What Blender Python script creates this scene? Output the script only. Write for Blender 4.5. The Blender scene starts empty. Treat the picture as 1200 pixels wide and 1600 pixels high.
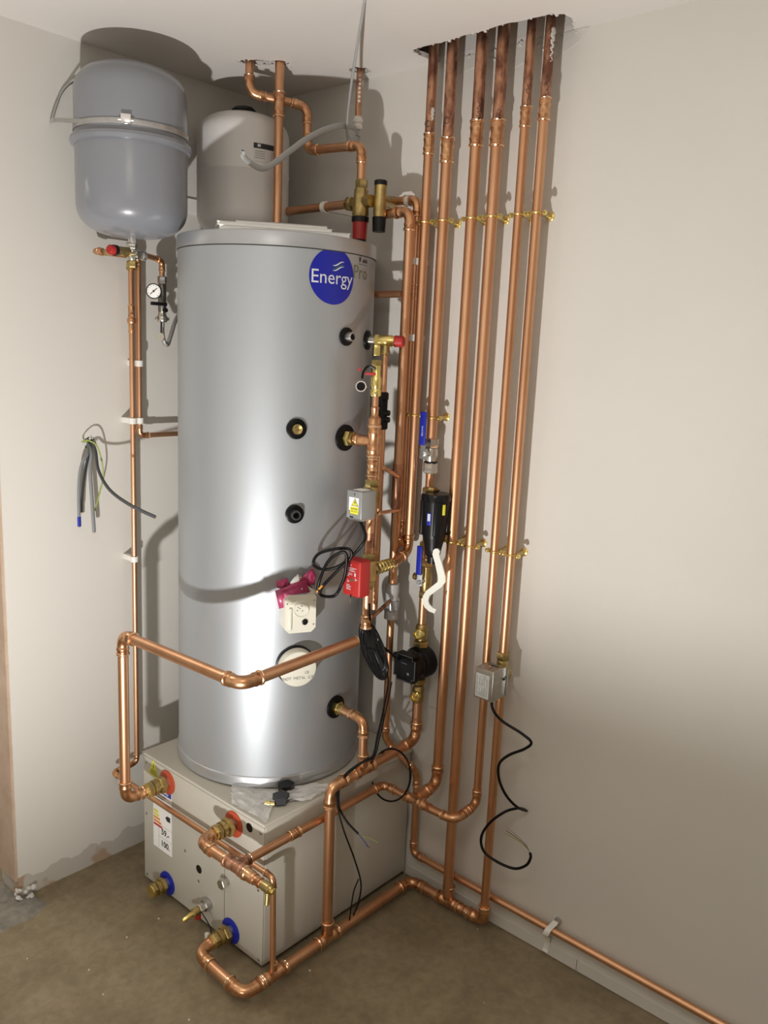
import bpy, math, random
from mathutils import Vector as V, Matrix, noise
random.seed(7)
SC = bpy.context.scene
COL = SC.collection
# ------------------------------------------------------------------ camera
CAM_P = V((1.88861497, 2.20917332, 1.63906287))
ROW_R = V((-0.66054259, 0.74950101, 0.0439514))
ROW_D = V((0.11506859, 0.15891222, -0.98056419))
ROW_F = V((-0.74191826, -0.64264698, -0.19121232))
FOC = 1301.54
cd = bpy.data.cameras.new('camera'); cam = bpy.data.objects.new('camera', cd); COL.objects.link(cam)
cd.sensor_fit = 'VERTICAL'; cd.sensor_height = 36.0; cd.lens = FOC / 1600 * 36.0
cd.clip_start = 0.02
m = Matrix((ROW_R, -ROW_D, -ROW_F)).transposed().to_4x4(); m.translation = CAM_P
cam.matrix_world = m
SC.camera = cam
# ------------------------------------------------------------------ world, lamps, exposure
w = bpy.data.worlds.new('world'); SC.world = w; w.use_nodes = True
w.node_tree.nodes['Background'].inputs[0].default_value = (0.62, 0.68, 0.8, 1)
w.node_tree.nodes['Background'].inputs[1].default_value = 0.10
SC.view_settings.view_transform = 'Standard'; SC.view_settings.look = 'None'
SC.view_settings.exposure = 0.0; SC.view_settings.gamma = 1.0
SC.view_settings.use_curve_mapping = False
def spot(name, loc, aim, power, size, blend, rad, color):
    l = bpy.data.lights.new(name, 'SPOT'); l.energy = power; l.spot_size = math.radians(size); l.spot_blend = blend
    l.shadow_soft_size = rad; l.color = color
    o = bpy.data.objects.new(name, l); COL.objects.link(o); o.location = loc
    o.rotation_euler = (V(aim) - V(loc)).to_track_quat('-Z', 'Y').to_euler(); return o
def area(name, loc, aim, power, sx, sy, color):
    l = bpy.data.lights.new(name, 'AREA'); l.shape = 'RECTANGLE'; l.size = sx; l.size_y = sy; l.energy = power; l.color = color
    o = bpy.data.objects.new(name, l); COL.objects.link(o); o.location = loc
    o.rotation_euler = (V(aim) - V(loc)).to_track_quat('-Z', 'Y').to_euler(); return o
spot('work_light', (1.80, 1.43, 0.30), (1.20, 0.43, 2.90), 172, 175, 1.0, 0.026, (1.0, 0.98, 0.96))
area('fill_light', (1.9, 1.9, 2.36), (1.9, 1.9, 0), 8.5, 0.5, 0.5, (1.0, 0.93, 0.82))  # soft overhead fill, added to lift the ambient level
area('hall_light', (1.2, -0.6, 2.2), (1.0, -1.0, 0.6), 14, 0.6, 0.6, (1.0, 0.94, 0.84))
# ------------------------------------------------------------------ materials
def pmat(name, col, rough=0.5, metal=0.0, var=0.0, var_scale=8, col2=None, bump=0.0, bump_scale=60, rvar=0.0, coat=0.0, aniso=0.0, trans=0.0, ior=1.45, stretch=(1, 1, 1), spec=None, lo=.35, hi=.7, alpha=1.0):
    mt = bpy.data.materials.new(name); mt.use_nodes = True
    nt = mt.node_tree; N = nt.nodes; L = nt.links; b = N['Principled BSDF']
    b.inputs['Base Color'].default_value = (*col, 1); b.inputs['Roughness'].default_value = rough; b.inputs['Metallic'].default_value = metal
    if coat: b.inputs['Coat Weight'].default_value = coat; b.inputs['Coat Roughness'].default_value = .15
    if aniso: b.inputs['Anisotropic'].default_value = aniso
    if trans: b.inputs['Transmission Weight'].default_value = trans; b.inputs['IOR'].default_value = ior
    if spec is not None: b.inputs['Specular IOR Level'].default_value = spec
    if alpha < 1: b.inputs['Alpha'].default_value = alpha
    if var or bump or rvar:
        g = N.new('ShaderNodeNewGeometry'); mp = N.new('ShaderNodeMapping'); mp.inputs['Scale'].default_value = stretch
        L.new(g.outputs['Position'], mp.inputs['Vector'])
    if var:
        n = N.new('ShaderNodeTexNoise'); n.inputs['Scale'].default_value = var_scale; n.inputs['Detail'].default_value = 6; n.inputs['Roughness'].default_value = .6
        L.new(mp.outputs[0], n.inputs['Vector'])
        r = N.new('ShaderNodeValToRGB'); r.color_ramp.elements[0].position = lo; r.color_ramp.elements[1].position = hi
        c2 = col2 or tuple(c * (1 - var) for c in col)
        r.color_ramp.elements[0].color = (*c2, 1); r.color_ramp.elements[1].color = (*col, 1)
        L.new(n.outputs['Fac'], r.inputs['Fac']); L.new(r.outputs['Color'], b.inputs['Base Color'])
        if rvar:
            mr = N.new('ShaderNodeMapRange'); mr.inputs['To Min'].default_value = rough + rvar; mr.inputs['To Max'].default_value = rough - rvar * .3
            L.new(n.outputs['Fac'], mr.inputs['Value']); L.new(mr.outputs[0], b.inputs['Roughness'])
    if bump:
        n2 = N.new('ShaderNodeTexNoise'); n2.inputs['Scale'].default_value = bump_scale; n2.inputs['Detail'].default_value = 5
        L.new(mp.outputs[0], n2.inputs['Vector'])
        bp = N.new('ShaderNodeBump'); bp.inputs['Strength'].default_value = bump; bp.inputs['Distance'].default_value = .002
        L.new(n2.outputs['Fac'], bp.inputs['Height']); L.new(bp.outputs[0], b.inputs['Normal'])
    return mt
WALL = pmat('painted_plaster', (.66, .635, .585), .75, bump=.12, bump_scale=90, var=.03, var_scale=3)
CEIL = pmat('ceiling_paint', (.70, .665, .625), .8, bump=.1, bump_scale=80)
COPPER = pmat('copper_pipe', (.81, .475, .285), .38, 1.0, var=.5, var_scale=7, col2=(.62, .33, .18), rvar=.10, stretch=(1, 1, .35))
COPPER_D = pmat('aged_copper', (.60, .32, .20), .42, 1.0, var=.5, var_scale=45, col2=(.22, .10, .07), rvar=.12, stretch=(1, 1, .4), lo=.38, hi=.56)
FITTING = pmat('copper_fitting', (.84, .50, .27), .28, 1.0, var=.4, var_scale=35, col2=(.52, .25, .13), rvar=.12)
SOLDER = pmat('bright_copper_bead', (.95, .66, .42), .2, 1.0)
BRASS = pmat('brass', (.62, .48, .20), .32, 1.0, var=.4, var_scale=40, col2=(.38, .28, .12), rvar=.1)
BRASS_Y = pmat('bright_brass', (.86, .70, .26), .25, 1.0)
NICKEL = pmat('nickel_plate', (.62, .60, .55), .25, 1.0)
STEEL = pmat('galvanised_steel', (.60, .60, .60), .35, 1.0, var=.2, var_scale=30)
CHROME = pmat('polished_steel', (.8, .8, .8), .15, 1.0)
CYL = pmat('silver_coated_steel', (.43, .455, .48), .48, .64, bump=.05, bump_scale=40, stretch=(1, 1, 8))
CYLRIM = pmat('silver_rim', (.46, .475, .49), .36, .7)
VESSEL = pmat('grey_enamel', (.225, .235, .262), .30, coat=.3, bump=.03, bump_scale=30)
VESSEL2 = pmat('pale_enamel', (.74, .72, .70), .38, coat=.15)
WHITEBOX = pmat('white_powder_coat', (.535, .51, .445), .45, bump=.05, bump_scale=400)
SEAM = pmat('shadow_gap', (.05, .05, .045), .8)
BLACK = pmat('black_plastic', (.006, .006, .0065), .36, spec=.28)
BLACKG = pmat('black_gloss_plastic', (.006, .006, .007), .22, spec=.35)
RUBBER = pmat('black_rubber', (.004, .004, .0042), .34, spec=.22)
DKGREY = pmat('dark_grey_plastic', (.035, .036, .04), .5)
RED = pmat('red_plastic', (.43, .022, .02), .45)
REDDARK = pmat('dark_red_plastic', (.35, .015, .012), .35)
ORANGE = pmat('orange_plastic', (.47, .075, .03), .45)
BLUE = pmat('blue_plastic', (.008, .02, .33), .4)
BLUEV = pmat('blue_vinyl', (.006, .012, .30), .35)
WHITE = pmat('white_plastic', (.80, .78, .73), .4)
WHITEP = pmat('white_paper', (.93, .93, .91), .6)
PRINT = pmat('silver_print', (.62, .64, .68), .4)
GREENP = pmat('green_print', (.05, .18, .10), .5)
OLIVE = pmat('olive_print', (.16, .17, .09), .5)
INK = pmat('dark_ink', (.03, .03, .035), .6)
GREYINK = pmat('grey_ink', (.25, .25, .26), .6)
YELLOW = pmat('yellow_sticker', (.75, .72, .05), .5)
LABBLUE = pmat('blue_sticker', (.01, .05, .35), .5)
LABRED = pmat('red_sticker', (.6, .05, .03), .5)
LABOR = pmat('orange_sticker', (.8, .3, .05), .5)
GREYBOX = pmat('grey_metal_box', (.34, .35, .35), .38, .4)
METBOX = pmat('plain_metal_box', (.50, .47, .42), .3, .9, var=.3, var_scale=20)
CREAM = pmat('cream_plastic', (.70, .68, .58), .42)
CABLEG = pmat('grey_cable', (.22, .225, .23), .45)
CABLEL = pmat('light_grey_cable', (.42, .43, .43), .4)
GREENY = pmat('green_yellow_sleeve', (.28, .36, .07), .5)
PINK = pmat('pink_film', (.45, .045, .14), .3, alpha=.85)
CLEAR = pmat('clear_plastic', (.8, .8, .8), .12, trans=.75, ior=1.3)
def film_mat():
    mt = bpy.data.materials.new('clear_film'); mt.use_nodes = True; nt = mt.node_tree
    b = nt.nodes['Principled BSDF']; b.inputs['Base Color'].default_value = (.88, .88, .88, 1); b.inputs['Roughness'].default_value = .18; b.inputs['Alpha'].default_value = .55
    return mt
FILM = film_mat()
PLASTER = pmat('bare_plaster', (.56, .43, .33), .85, var=.3, var_scale=14, col2=(.46, .33, .24), bump=.3, bump_scale=60)
MORTAR = pmat('grey_mortar', (.30, .28, .24), .9, var=.4, var_scale=30, bump=.8, bump_scale=70)
WHITEPLAS = pmat('white_filler', (.62, .60, .55), .85, bump=.5, bump_scale=120)
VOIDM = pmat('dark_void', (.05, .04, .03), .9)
BRAID = pmat('steel_braid', (.55, .55, .54), .32, 1.0, bump=.9, bump_scale=700)

def wall_left_mat():
    mt = bpy.data.materials.new('painted_plaster_scuffed'); mt.use_nodes = True; nt = mt.node_tree; N = nt.nodes; L = nt.links; b = N['Principled BSDF']
    b.inputs['Roughness'].default_value = .75
    g = N.new('ShaderNodeNewGeometry'); s = N.new('ShaderNodeSeparateXYZ'); L.new(g.outputs['Position'], s.inputs[0])
    n = N.new('ShaderNodeTexNoise'); n.inputs['Scale'].default_value = 14; n.inputs['Detail'].default_value = 5; L.new(g.outputs['Position'], n.inputs['Vector'])
    a = N.new('ShaderNodeMath'); a.operation = 'MULTIPLY_ADD'; a.inputs[1].default_value = -.09; L.new(n.outputs['Fac'], a.inputs[0]); a.inputs[2].default_value = .108
    c = N.new('ShaderNodeMath'); c.operation = 'LESS_THAN'; L.new(s.outputs['Z'], c.inputs[0]); L.new(a.outputs[0], c.inputs[1])
    n3 = N.new('ShaderNodeTexNoise'); n3.inputs['Scale'].default_value = 9; L.new(g.outputs['Position'], n3.inputs['Vector'])
    r = N.new('ShaderNodeValToRGB'); r.color_ramp.elements[0].position = .47; r.color_ramp.elements[1].position = .52
    r.color_ramp.elements[0].color = (.50, .47, .42, 1); r.color_ramp.elements[1].color = (.42, .30, .21, 1)
    L.new(n3.outputs['Fac'], r.inputs['Fac'])
    mx = N.new('ShaderNodeMix'); mx.data_type = 'RGBA'; L.new(c.outputs[0], mx.inputs['Factor']); mx.inputs['A'].default_value = (.66, .635, .585, 1); L.new(r.outputs['Color'], mx.inputs['B'])
    L.new(mx.outputs['Result'], b.inputs['Base Color'])
    return mt
WALL_L = wall_left_mat()
def floor_mat():
    mt = bpy.data.materials.new('concrete_screed'); mt.use_nodes = True; nt = mt.node_tree; N = nt.nodes; L = nt.links; b = N['Principled BSDF']
    b.inputs['Roughness'].default_value = .62
    g = N.new('ShaderNodeNewGeometry')
    n = N.new('ShaderNodeTexNoise'); n.inputs['Scale'].default_value = 4; n.inputs['Detail'].default_value = 8; n.inputs['Roughness'].default_value = .65; L.new(g.outputs['Position'], n.inputs['Vector'])
    r = N.new('ShaderNodeValToRGB'); e = r.color_ramp.elements; e[0].position = .3; e[1].position = .72
    e[0].color = (.185, .140, .082, 1); e[1].color = (.32, .265, .175, 1); k = e.new(.5); k.color = (.25, .198, .120, 1)
    L.new(n.outputs['Fac'], r.inputs['Fac'])
    n2 = N.new('ShaderNodeTexNoise'); n2.inputs['Scale'].default_value = 38; n2.inputs['Detail'].default_value = 6; n2.inputs['Distortion'].default_value = .5; L.new(g.outputs['Position'], n2.inputs['Vector'])
    r2 = N.new('ShaderNodeValToRGB'); r2.color_ramp.elements[0].position = .36; r2.color_ramp.elements[1].position = .66
    r2.color_ramp.elements[0].color = (.86, .86, .86, 1); r2.color_ramp.elements[1].color = (1.07, 1.07, 1.07, 1)
    L.new(n2.outputs['Fac'], r2.inputs['Fac'])
    mx = N.new('ShaderNodeMix'); mx.data_type = 'RGBA'; mx.blend_type = 'MULTIPLY'; mx.inputs['Factor'].default_value = 1
    L.new(r.outputs['Color'], mx.inputs['A']); L.new(r2.outputs['Color'], mx.inputs['B']); L.new(mx.outputs['Result'], b.inputs['Base Color'])
    bp = N.new('ShaderNodeBump'); bp.inputs['Strength'].default_value = .35; bp.inputs['Distance'].default_value = .003
    L.new(n2.outputs['Fac'], bp.inputs['Height']); L.new(bp.outputs[0], b.inputs['Normal'])
    return mt
FLOOR = floor_mat()
# ------------------------------------------------------------------ geometry helpers
X, Y, Z = V((1, 0, 0)), V((0, 1, 0)), V((0, 0, 1))
def at(px, py, ax, val):
    """world point on the plane ax = val seen at that place of the photograph"""
    d = ROW_R * ((px - 600) / FOC) + ROW_D * ((py - 800) / FOC) + ROW_F
    i = 'xyz'.index(ax); t = (val - CAM_P[i]) / d[i]
    return CAM_P + d * t
def perp(d):
    d = d.normalized(); a = Z if abs(d.z) < .9 else X
    u = d.cross(a).normalized(); return u, d.cross(u).normalized()
def spline(P, k=8, closed=False):
    P = [V(p) for p in P]; out = []; n = len(P)
    for i in range(n if closed else n - 1):
        if closed: p0, p1, p2, p3 = P[i - 1], P[i], P[(i + 1) % n], P[(i + 2) % n]
        else: p0, p1, p2, p3 = P[max(i - 1, 0)], P[i], P[i + 1], P[min(i + 2, n - 1)]
        for j in range(k):
            t = j / k
            out.append(.5 * ((2 * p1) + (p2 - p0) * t + (2 * p0 - 5 * p1 + 4 * p2 - p3) * t * t + (3 * p1 - p0 - 3 * p2 + p3) * t ** 3))
    if not closed: out.append(P[-1])
    return out
class M:
    def __init__(s): s.v = []; s.f = []
    def add(s, vs, fs):
        o = len(s.v); s.v += [tuple(a) for a in vs]; s.f += [tuple(i + o for i in f) for f in fs]; return s
    def box(s, a, b, bev=0):
        a = V(a); b = V(b); lo = V([min(a[i], b[i]) for i in range(3)]); hi = V([max(a[i], b[i]) for i in range(3)])
        return s.obox((lo + hi) / 2, X, Y, Z, (hi - lo) / 2, bev)
    def obox(s, c, ux, uy, uz, h, bev=0):
        c = V(c); h = V(h)
        if bev <= 0:
            vs = [c + ux * (h[0] * i) + uy * (h[1] * j) + uz * (h[2] * k) for i in (-1, 1) for j in (-1, 1) for k in (-1, 1)]
            return s.add(vs, [(0, 1, 3, 2), (4, 6, 7, 5), (0, 4, 5, 1), (2, 3, 7, 6), (0, 2, 6, 4), (1, 5, 7, 3)])
        # rounded box: octant corner lists
        import bmesh
        bm = bmesh.new(); r = bmesh.ops.create_cube(bm, size=2)
        for v in bm.verts: v.co = V((v.co.x * h[0], v.co.y * h[1], v.co.z * h[2]))
        bmesh.ops.bevel(bm, geom=bm.edges[:], offset=min(bev, min(h) * .95), segments=3, profile=.5, affect='EDGES')
        bm.verts.ensure_lookup_table()
        vs = [c + ux * v.co.x + uy * v.co.y + uz * v.co.z for v in bm.verts]
        fs = [[v.index for v in f.verts] for f in bm.faces]; bm.free()
        return s.add(vs, fs)
    def sweep(s, P, R, n=14, caps=True, closed=False, flat=None, up=None):
        P = [V(p) for p in P]; m_ = len(P)
        if not hasattr(R, '__len__'): R = [R] * m_
        T = []
        for i in range(m_):
            if closed: d = P[(i + 1) % m_] - P[i - 1]
            else: d = P[min(i + 1, m_ - 1)] - P[max(i - 1, 0)]
            if d.length < 1e-9: d = T[-1] if T else Z
            T.append(d.normalized())
        u = perp(T[0])[0] if up is None else (V(up) - T[0] * V(up).dot(T[0])).normalized()
        vs = []
        for i in range(m_):
            if up is None: u = u - T[i] * u.dot(T[i])
            else: u = V(up) - T[i] * V(up).dot(T[i])
            if u.length < 1e-6: u = perp(T[i])[0]
            u.normalize(); w_ = T[i].cross(u)
            fx, fy = flat or (1, 1)
            for k in range(n):
                a = 2 * math.pi * k / n
                vs.append(P[i] + (u * math.cos(a) * fx + w_ * math.sin(a) * fy) * R[i])
        fs = []
        for i in range(m_ if closed else m_ - 1):
            j = (i + 1) % m_
            for k in range(n): fs.append((i * n + k, i * n + (k + 1) % n, j * n + (k + 1) % n, j * n + k))
        if caps and not closed:
            fs.append(tuple(range(n))[::-1]); fs.append(tuple((m_ - 1) * n + k for k in range(n)))
        return s.add(vs, fs)
    def lathe(s, p, d, prof, n=24, caps=True, roll=0):
        p = V(p); d = V(d).normalized(); u, w_ = perp(d); vs = []
        for h, r in prof:
            for k in range(n):
                a = 2 * math.pi * k / n + roll; vs.append(p + d * h + (u * math.cos(a) + w_ * math.sin(a)) * r)
        fs = [(i * n + k, i * n + (k + 1) % n, (i + 1) * n + (k + 1) % n, (i + 1) * n + k) for i in range(len(prof) - 1) for k in range(n)]
        if caps: fs.append(tuple(range(n))[::-1]); fs.append(tuple((len(prof) - 1) * n + k for k in range(n)))
        return s.add(vs, fs)
    def cyl(s, p, d, l, r, n=20): return s.lathe(p, d, [(0, r), (l, r)], n)
    def nut(s, p, d, l, r, roll=0):
        return s.lathe(p, d, [(0, r * .9), (l * .12, r), (l * .88, r), (l, r * .9)], 6, roll=roll)
    def torus(s, c, d, R, r, n=28, k=8, a0=0, a1=2 * math.pi):
        u, w_ = perp(V(d)); full = abs(a1 - a0 - 2 * math.pi) < 1e-6
        pts = [V(c) + (u * math.cos(a0 + (a1 - a0) * i / n) + w_ * math.sin(a0 + (a1 - a0) * i / n)) * R for i in range(n if full else n + 1)]
        return s.sweep(pts, r, k, closed=full)
    def prism(s, P, d):
        P = [V(p) for p in P]; n = len(P); d = V(d)
        return s.add(P + [p + d for p in P], [tuple(range(n))[::-1], tuple(range(n, 2 * n))] + [(i, (i + 1) % n, (i + 1) % n + n, i + n) for i in range(n)])
    def build(s, name, mat, parent=None, ang=38):
        me = bpy.data.meshes.new(name); off = parent_loc(parent)
        me.from_pydata([tuple(V(v) - off) for v in s.v], [], s.f); me.update()
        import bmesh
        bm = bmesh.new(); bm.from_mesh(me); bmesh.ops.recalc_face_normals(bm, faces=bm.faces); bm.to_mesh(me); bm.free()
        me.polygons.foreach_set('use_smooth', [True] * len(me.polygons))
        me.set_sharp_from_angle(angle=math.radians(ang))
        me.materials.append(mat)
        o = bpy.data.objects.new(name, me); COL.objects.link(o)
        if parent is not None: o.parent = parent
        return o
def parent_loc(p):
    l = V((0, 0, 0))
    while p is not None: l += p.location; p = p.parent
    return l
def tag(o, label, cat, group=None, kind=None):
    if label: o['label'] = label
    if cat: o['category'] = cat
    if group: o['group'] = group
    if kind: o['kind'] = kind
    return o
def thing(name, loc, label, cat, group=None):
    o = bpy.data.objects.new(name, None); COL.objects.link(o); o.location = loc; o.empty_display_size = .02
    return tag(o, label, cat, group)
def solo(m_, name, mat, label, cat, group=None, ang=38):
    """a thing that is one mesh, origin at its own base"""
    z = min(v[2] for v in m_.v); cx = sum(v[0] for v in m_.v) / len(m_.v); cy = sum(v[1] for v in m_.v) / len(m_.v)
    b = V((cx, cy, z)); m_.v = [tuple(V(v) - b) for v in m_.v]
    o = m_.build(name, mat, None, ang); o.location = b; return tag(o, label, cat, group)
def struct(m_, name, mat):
    o = m_.build(name, mat); o['kind'] = 'structure'; return o
def text(name, s_, size, org, ux, uy, mat, parent, wrap=None, lift=.0006, align='CENTER', bold=0):
    c = bpy.data.curves.new('t', 'FONT'); c.body = s_; c.size = size; c.align_x = align; c.align_y = 'CENTER'; c.resolution_u = 3; c.offset = bold
    o = bpy.data.objects.new('t', c); COL.objects.link(o)
    dg = bpy.context.evaluated_depsgraph_get(); me = bpy.data.meshes.new_from_object(o.evaluated_get(dg))
    m_ = M()
    for v in me.vertices:
        if wrap: m_.v.append(tuple(wrap(v.co.x, v.co.y)))
        else: m_.v.append(tuple(V(org) + V(ux) * v.co.x + V(uy) * v.co.y + V(ux).cross(V(uy)) * lift))
    m_.f = [tuple(p.vertices) for p in me.polygons]
    bpy.data.objects.remove(o); bpy.data.curves.remove(c); bpy.data.meshes.remove(me)
    if not m_.v: return None
    return m_.build(name, mat, parent)
# fitting profile: (position along 0..L, radius factor)
def fit_profile(L, r, k=1.0):
    b = .22 * r
    return [(0, 1.03), (b * .3, 1.27), (b * 1.2, 1.27), (b * 1.8, 1.13), (.75 * r, 1.13), (.95 * r, 1.22), (1.25 * r, 1.22), (1.45 * r, 1.11)], \
           [(L - 1.45 * r, 1.11), (L - 1.25 * r, 1.22), (L - .95 * r, 1.22), (L - .75 * r, 1.13), (L - b * 1.8, 1.13), (L - b * 1.2, 1.27), (L - b * .3, 1.27), (L, 1.03)]
def fitting_along(m_, path, r, n=16):
    """path: dense polyline; sweeps a soldered-fitting profile along it"""
    P = [V(p) for p in path]; S = [0]
    for a, b in zip(P, P[1:]): S.append(S[-1] + (b - a).length)
    L = S[-1]; A, B = fit_profile(L, r); mids = [(x, 1.10) for x in S if A[-1][0] + .1 * r < x < B[0][0] - .1 * r]
    def pt(x):
        for i in range(len(S) - 1):
            if x <= S[i + 1] + 1e-9: return P[i].lerp(P[i + 1], (x - S[i]) / max(1e-9, S[i + 1] - S[i]))
        return P[-1]
    prof = A + mids + B
    m_.sweep([pt(x) for x, _ in prof], [f * r for _, f in prof], n)
def elbow_path(c, d1, d2, r, b=2.3, s_=1.5):
    c = V(c); B = b * r; ang = d1.angle(d2); k = 9
    p1 = c - d1 * B; out = [p1 - d1 * (s_ * r)]
    for i in range(k + 1):
        t = i / k; q1 = p1.lerp(c, t); q2 = c.lerp(c + d2 * B, t); e = q1.lerp(q2, t)
        out.append(e)
    out.append(c + d2 * (B + s_ * r)); return out
def rings(parent, L, r):
    for p_, d_ in L: M().torus(p_, d_, 1.13 * r, .19 * r, 20, 6).build('solder_ring', SOLDER, parent)
def elbow(parent, c, d1, d2, r, mat=None):
    m_ = M(); E = elbow_path(c, d1, d2, r); fitting_along(m_, E, r); o = m_.build('elbow', mat or FITTING, parent)
    rings(parent, [(E[0], d1), (E[-1], d2)], r); return o
def coupling(parent, c, d, r, L=None, mat=None, name='coupling'):
    L = L or 3.6 * r; c = V(c); d = V(d).normalized(); m_ = M()
    fitting_along(m_, [c - d * L / 2, c, c + d * L / 2], r); rings(parent, [(c - d * L / 2, d), (c + d * L / 2, d)], r); return m_.build(name, mat or FITTING, parent)
def tee(parent, c, d, br, r, rb=None, mat=None):
    rb = rb or r; c = V(c); d = V(d).normalized(); br = V(br).normalized(); m_ = M()
    fitting_along(m_, [c - d * 2.6 * r, c, c + d * 2.6 * r], r)
    q = c + br * r * .6; L = 2.2 * rb + r * .6; b = .22 * rb
    m_.lathe(q, br, [(0, 1.1 * rb), (L - 1.2 * rb, 1.12 * rb), (L - b * 2.2, 1.13 * rb), (L - b * 1.6, 1.27 * rb), (L - b * .4, 1.27 * rb), (L, 1.03 * rb)], 16)
    rings(parent, [(c - d * 2.6 * r, d), (c + d * 2.6 * r, d)], r); rings(parent, [(q + br * L, br)], rb)
    return m_.build('tee', mat or FITTING, parent)
def reducer(parent, p, d, r0, r1, L, mat=None):
    m_ = M(); p = V(p)
    m_.lathe(p, d, [(0, r0 * 1.03), (.002, r0 * 1.22), (.006, r0 * 1.22), (.008, r0 * 1.1), (L * .45, r0 * 1.1), (L * .6, r1 * 1.15), (L - .007, r1 * 1.12), (L - .005, r1 * 1.24), (L - .001, r1 * 1.24), (L, r1 * 1.03)], 18)
    return m_.build('reducer', mat or FITTING, parent)
def pipe(parent, a, b, r, mat=None, hollow=False, name='pipe'):
    a = V(a); b = V(b); L = (b - a).length; m_ = M()
    prof = [(0, r), (L, r)]
    if hollow: prof = [(0, r), (L - .002, r), (L, r * .96), (L, r * .9), (L - .05, r * .9)]
    m_.lathe(a, b - a, prof, 20); return m_.build(name, mat or COPPER, parent)
def run(label, P, r, group=None, mats=None, open_end=False, name='copper_pipe', elbow_mat=None):
    P = [V(p) for p in P]; base = V(P[min(range(len(P)), key=lambda i: P[i].z)])
    t = thing(name, base, label, 'pipe', group)
    D = [(b - a).normalized() for a, b in zip(P, P[1:])]
    for i, (a, b) in enumerate(zip(P, P[1:])):
        aa = a + D[i] * (2.3 * r) if i > 0 else a
        bb = b - D[i] * (2.3 * r) if i < len(P) - 2 else b
        pipe(t, aa, bb, r, (mats or {}).get(i), hollow=(open_end and i == len(P) - 2))
    for i in range(1, len(P) - 1): elbow(t, P[i], D[i - 1], D[i], r, elbow_mat)
    return t
def cable(P, r, name, mat, label, cat='cable', group=None, k=8, n=8, flat=None, up=None, sp=True):
    m_ = M(); m_.sweep(spline(P, k) if sp else P, r, n, flat=flat, up=up); return solo(m_, name, mat, label, cat, group)
# ================================================================== THE ROOM
H = 2.4
struct(M().box((-.12, -1.7, -.10), (3.0, 3.4, 0)), 'floor', FLOOR)
struct(M().box((-.12, -.11, 0), (0, 3.4, 2.62)), 'wall_right', WALL)
struct(M().box((0, -.11, 0), (.905, 0, 2.62)), 'wall_left', WALL_L)
struct(M().box((1.80, -.11, 0), (3.0, 0, H)), 'wall_left.001', WALL_L)
struct(M().box((.905, -.11, 2.08), (1.80, 0, H)), 'wall_left.002', WALL_L)
struct(M().box((2.9, 0, 0), (3.0, 3.4, H)), 'wall_back', WALL)
struct(M().box((0, 3.3, 0), (2.9, 3.4, H)), 'wall_near', WALL)
struct(M().box((-.12, -1.7, 0), (3.0, -1.6, H)), 'wall_hall', WALL)
struct(M().box((-.12, -1.6, 0), (0, -.11, H)), 'wall_hall.001', WALL)
struct(M().box((2.9, -1.6, 0), (3.0, 0, H)), 'wall_hall.002', WALL)
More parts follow.
